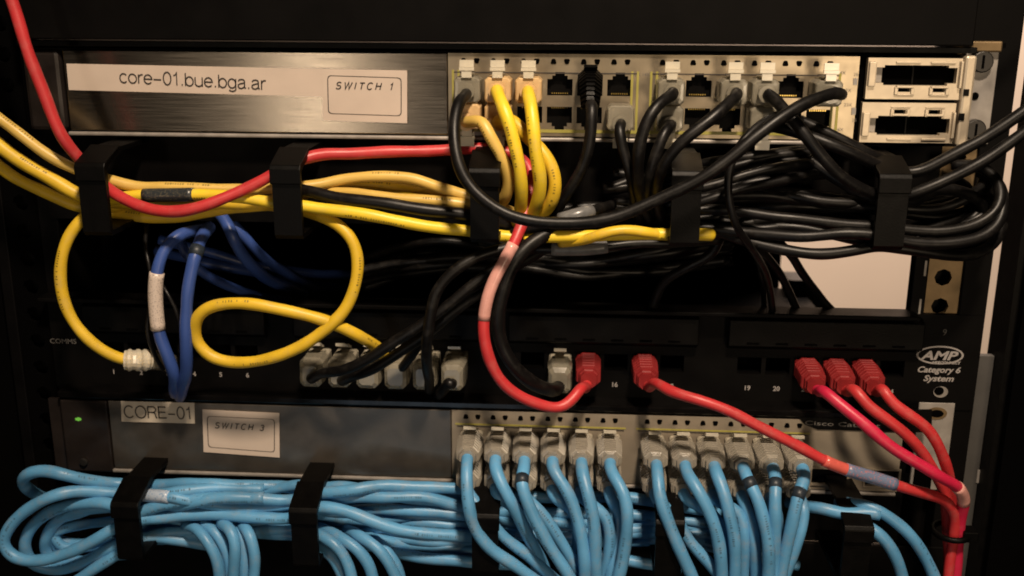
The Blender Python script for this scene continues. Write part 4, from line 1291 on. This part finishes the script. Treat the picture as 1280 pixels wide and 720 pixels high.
for i in range(12):
    blk = 'left' if i < 6 else 'right'
    sv = []
    if i in (2, 9, 10, 11):
        a = {2: (651, 594, 652, 603), 9: (938, 596, 942, 603), 10: (968, 600, 969, 608), 11: (999, 608, 998, 618)}[i]
        sv = [(*a, 'black_tape', 0.12, 'tape_band')]
    bend = ' with a dark band' if sv else ''
    e = Vector((COLS[i], -25, DZ + ZU - 0.5))
    cable('light blue cable%s, upper plug in the %s column, %s block' % (bend, ORD[i % 6], blk), 'blue',
          [e + Vector((0, 3, 0.2)), e + Vector((0.2 if i < 6 else 0.3, -6, -1.6))] + UP[i], RB, GB, plugs=[('smoky/up', port(i, 'up', DZ))], sleeves=sv)
    e = Vector((COLS[i], -24, DZ + ZL - 1.0))
    cable('light blue cable, lower plug in the %s column, %s block' % (ORD[i % 6], blk), 'blue',
          [e + Vector((0, 3, 0.2)), e + Vector((0.2, -5, -1.8))] + DN[i], RB - 0.15, GB, plugs=[('smoky/down', port(i, 'down', DZ))])

# --- light blue coil through the lower manager
GL = 'light blue cables looped through the lower manager'
LB = [
    ('topmost light blue cable whose bend starts the left end of the coil', [(60, 625, 10), (38, 614, 16), (27, 601, 22), (32, 592, 26), (55, 588, 28), (84, 594, 28), (115, 601, 22), (150, 606, 15), (185, 607, 15), (235, 605, 20), (300, 606, 18), (345, 608, 14), (385, 611, 12), (420, 610, 18), (460, 613, 22), (510, 622, 18), (572, 630, 14), (640, 634, 6)]),
    ('outermost light blue loop at the left end of the coil', [(330, 612, 18), (270, 612, 22), (215, 616, 28), (185, 617, 21), (143, 615, 20), (104, 613, 26), (68, 620, 33), (34, 638, 33), (12, 660, 33), (4, 680, 33), (15, 694, 33), (42, 700, 33), (78, 693, 33), (117, 675, 33), (142, 661, 32), (170, 652, 30), (200, 648, 28), (250, 643, 26), (317, 645, 26), (362, 648, 27), (395, 634, 29), (422, 637, 31), (459, 650, 32), (500, 662, 31), (544, 668, 28), (590, 668, 22), (640, 668, 10)]),
    ('second light blue loop inside the outermost one', [(330, 622, 26), (250, 624, 28), (200, 632, 29), (168, 642, 28), (133, 628, 26), (88, 631, 25), (52, 646, 24), (34, 667, 24), (30, 690, 24), (40, 706, 23), (70, 712, 22), (105, 703, 23), (142, 682, 25), (175, 672, 23), (230, 676, 18), (300, 690, 12)]),
    ('innermost light blue loop of the coil', [(200, 626, 16), (150, 632, 18), (105, 637, 19), (76, 648, 18), (59, 668, 17), (56, 690, 16), (70, 704, 15), (100, 706, 18), (142, 694, 20), (180, 690, 16)]),
    ('light blue cable slanting up from the bottom left into the first ring', [(70, 742, 26), (103, 720, 27), (143, 695, 27), (165, 680, 25), (200, 668, 20), (260, 664, 14)]),
    ('light blue cable with the pale printed tape beside the first ring', [(120, 612, 12), (155, 616, 16), (184, 619, 25), (212, 620, 30), (240, 627, 28), (290, 634, 24), (340, 634, 22), (400, 626, 22), (437, 622, 24), (483, 621, 24), (529, 622, 22), (580, 634, 18), (650, 642, 8)]),
    ('light blue cable running level below the top ones', [(190, 640, 16), (230, 630, 27), (270, 624, 29), (320, 623, 26), (365, 626, 22), (400, 616, 24), (440, 612, 27), (480, 607, 22), (515, 608, 20), (572, 612, 16), (640, 616, 8)]),
    ('shaded light blue cable in the middle of the bundle right of the second ring', [(390, 640, 14), (437, 638, 18), (483, 637, 20), (530, 640, 20), (590, 646, 18), (650, 652, 8)]),
    ('shaded pinkish-lit blue cable low in the bundle right of the second ring', [(440, 664, 12), (495, 654, 16), (538, 655, 18), (590, 658, 16), (660, 664, 6)]),
    ('lowest light blue cable left of the plugged cluster', [(420, 672, 10), (470, 684, 16), (529, 697, 20), (590, 703, 20), (640, 706, 12)]),
    ('shaded blue cable under the middle of the lower bundle', [(380, 668, 8), (440, 672, 10), (500, 680, 12), (560, 684, 12), (620, 688, 6)]),
    ('shaded blue cable under the first stretch of the bundle', [(150, 672, 12), (200, 672, 16), (250, 668, 16), (310, 664, 14), (380, 660, 12)]),
    ('shaded blue cable behind the bundle between the first two rings', [(160, 658, 10), (220, 656, 12), (290, 652, 14), (350, 656, 14), (400, 652, 10)]),
    ('blue cable glimpsed level with the first gap in the plugged cluster', [(560, 618, 8), (640, 620, 6), (720, 622, 6), (785, 622, 10), (830, 630, 12), (900, 640, 8)]),
    ('blue cable glimpsed lower in the first gap of the plugged cluster', [(560, 640, 6), (640, 640, 5), (720, 642, 6), (785, 642, 10), (830, 648, 10), (890, 660, 6)]),
    ('blue cable glimpsed lowest in the gap of the plugged cluster', [(700, 690, 6), (760, 695, 8), (805, 704, 10), (850, 712, 8)]),
]
for lab, pts in LB:
    sv = [(174, 618, 211, 620, 'pale_print', 0.4)] if 'printed tape' in lab else ()
    cable(lab, 'blue', pts, 3.45 if 'loop' in lab or 'top' in lab else 3.3, GL, sleeves=sv)
DR = [
    ('leftmost light blue strand falling between the first two rings', [(232, 656, 20), (250, 664, 30), (262, 680, 34), (272, 703, 35), (276, 740, 35)]),
    ('second light blue strand falling between the first two rings', [(252, 654, 22), (268, 664, 28), (280, 684, 30), (287, 710, 30), (288, 750, 30)]),
    ('third light blue strand falling between the first two rings', [(276, 654, 26), (288, 662, 33), (294, 680, 36), (293, 706, 36), (290, 750, 36)]),
    ('fourth light blue strand falling between the first two rings', [(292, 656, 20), (302, 668, 28), (306, 690, 30), (305, 720, 30), (303, 750, 30)]),
    ('fifth light blue strand falling between the first two rings', [(302, 656, 24), (312, 668, 32), (317, 692, 34), (317, 720, 34), (315, 750, 34)]),
    ('leftmost light blue strand bending down right of the second ring', [(372, 670, 14), (398, 682, 26), (416, 696, 30), (430, 725, 31), (436, 760, 31)]),
    ('second light blue strand bending down right of the second ring', [(378, 662, 18), (403, 671, 33), (422, 685, 37), (435, 706, 38), (444, 750, 38)]),
    ('third light blue strand bending down right of the second ring', [(400, 660, 20), (422, 669, 31), (444, 684, 35), (460, 706, 36), (472, 750, 36)]),
    ('fourth light blue strand bending down right of the second ring', [(432, 662, 20), (452, 670, 32), (470, 684, 36), (484, 702, 37), (504, 740, 37)]),
    ('fifth light blue strand bending down right of the second ring', [(458, 668, 14), (478, 684, 26), (494, 704, 30), (506, 745, 30)]),
    ('light blue cable entering the last ring of the lower manager from the left', [(985, 628, 16), (1014, 634, 26), (1034, 638, 30), (1055, 643, 31), (1080, 640, 31), (1100, 643, 32)]),
    ('light blue cable arching down outermost at the lower right', [(1048, 628, 16), (1070, 630, 26), (1090, 635, 30), (1112, 648, 32), (1135, 667, 33), (1153, 690, 33), (1168, 722, 33), (1178, 760, 33)]),
    ('light blue cable arching down innermost at the lower right', [(1062, 650, 22), (1080, 656, 31), (1097, 668, 35), (1113, 686, 36), (1125, 710, 36), (1132, 750, 36)]),
]
for lab, pts in DR:
    cable(lab, 'blue', pts, 3.3, GL)

# --- strands packed deep in the bundles, too alike to tell apart
rf = random.Random(3)


def pack(label, group, material, n, base, jit, djit, r):
    for k in range(n):
        dy, ph = rf.uniform(-1, 1), rf.uniform(0, 6.28)
        pts = []
        for i, (x, y, d) in enumerate(base):
            pts.append((x + rf.uniform(-8, 8), y + dy * jit + rf.uniform(-0.35, 0.35) * jit, d + rf.uniform(-djit, djit)))
        cable(label, material, pts, r, group)


pack('shaded black cable packed behind the glossy strands of the upper right coil', 'packed black cables of the upper right coil', 'black_cable', 14,
     [(800, 275, 8), (880, 268, 10), (960, 262, 12), (1040, 266, 14), (1110, 276, 16), (1175, 272, 14), (1225, 256, 10), (1236, 235, 2)], 24, 6, 3.1)
pack('shaded black cable crossing behind the hanging black plug cables', 'shaded black cables behind the hanging ones', 'black_cable', 5,
     [(760, 240, 4), (820, 235, 6), (890, 225, 8), (960, 212, 8), (1030, 204, 4)], 24, 4, 3.0)
pack('dim black cable in the dark gap above the middle of the patch panel', 'dim black cables in the gap above the patch panel', 'black_cable', 7,
     [(450, 345, -30), (540, 325, -24), (640, 322, -20), (740, 330, -24), (830, 318, -22), (910, 312, -30)], 26, 10, 2.9)
pack('dim dark blue cable in the gap behind the two hanging dark blue ones', 'dim dark blue cables in the left gap', 'navy', 2,
     [(200, 320, -40), (260, 335, -36), (320, 342, -40), (390, 360, -52), (440, 366, -70)], 22, 10, 2.9)
pack('shaded light blue cable packed deep between the lower rings', 'packed light blue cables of the lower manager', 'blue', 9,
     [(150, 645, 10), (220, 640, 12), (300, 640, 13), (380, 642, 14), (450, 650, 14), (530, 655, 14), (600, 660, 10)], 30, 5, 3.2)
pack('shaded light blue cable tucked inside the left turns of the blue coil', 'packed light blue turns at the left of the coil', 'blue', 3,
     [(180, 640, 14), (130, 644, 15), (95, 652, 15), (72, 668, 14), (74, 688, 14), (105, 692, 14), (150, 680, 12)], 14, 4, 3.0)
pack('shaded light blue cable behind the hanging plugged ones', 'shaded light blue cables behind the plugged cluster', 'blue', 7,
     [(600, 655, 4), (680, 662, 6), (760, 668, 7), (840, 670, 8), (920, 676, 6), (990, 690, 2)], 26, 4, 3.1)

# ------------------------------------------------------------------ render settings
sc.render.engine = 'CYCLES'
sc.cycles.use_denoising = True
sc.cycles.max_bounces = 8
sc.cycles.transmission_bounces = 6
sc.cycles.filter_width = 1.8
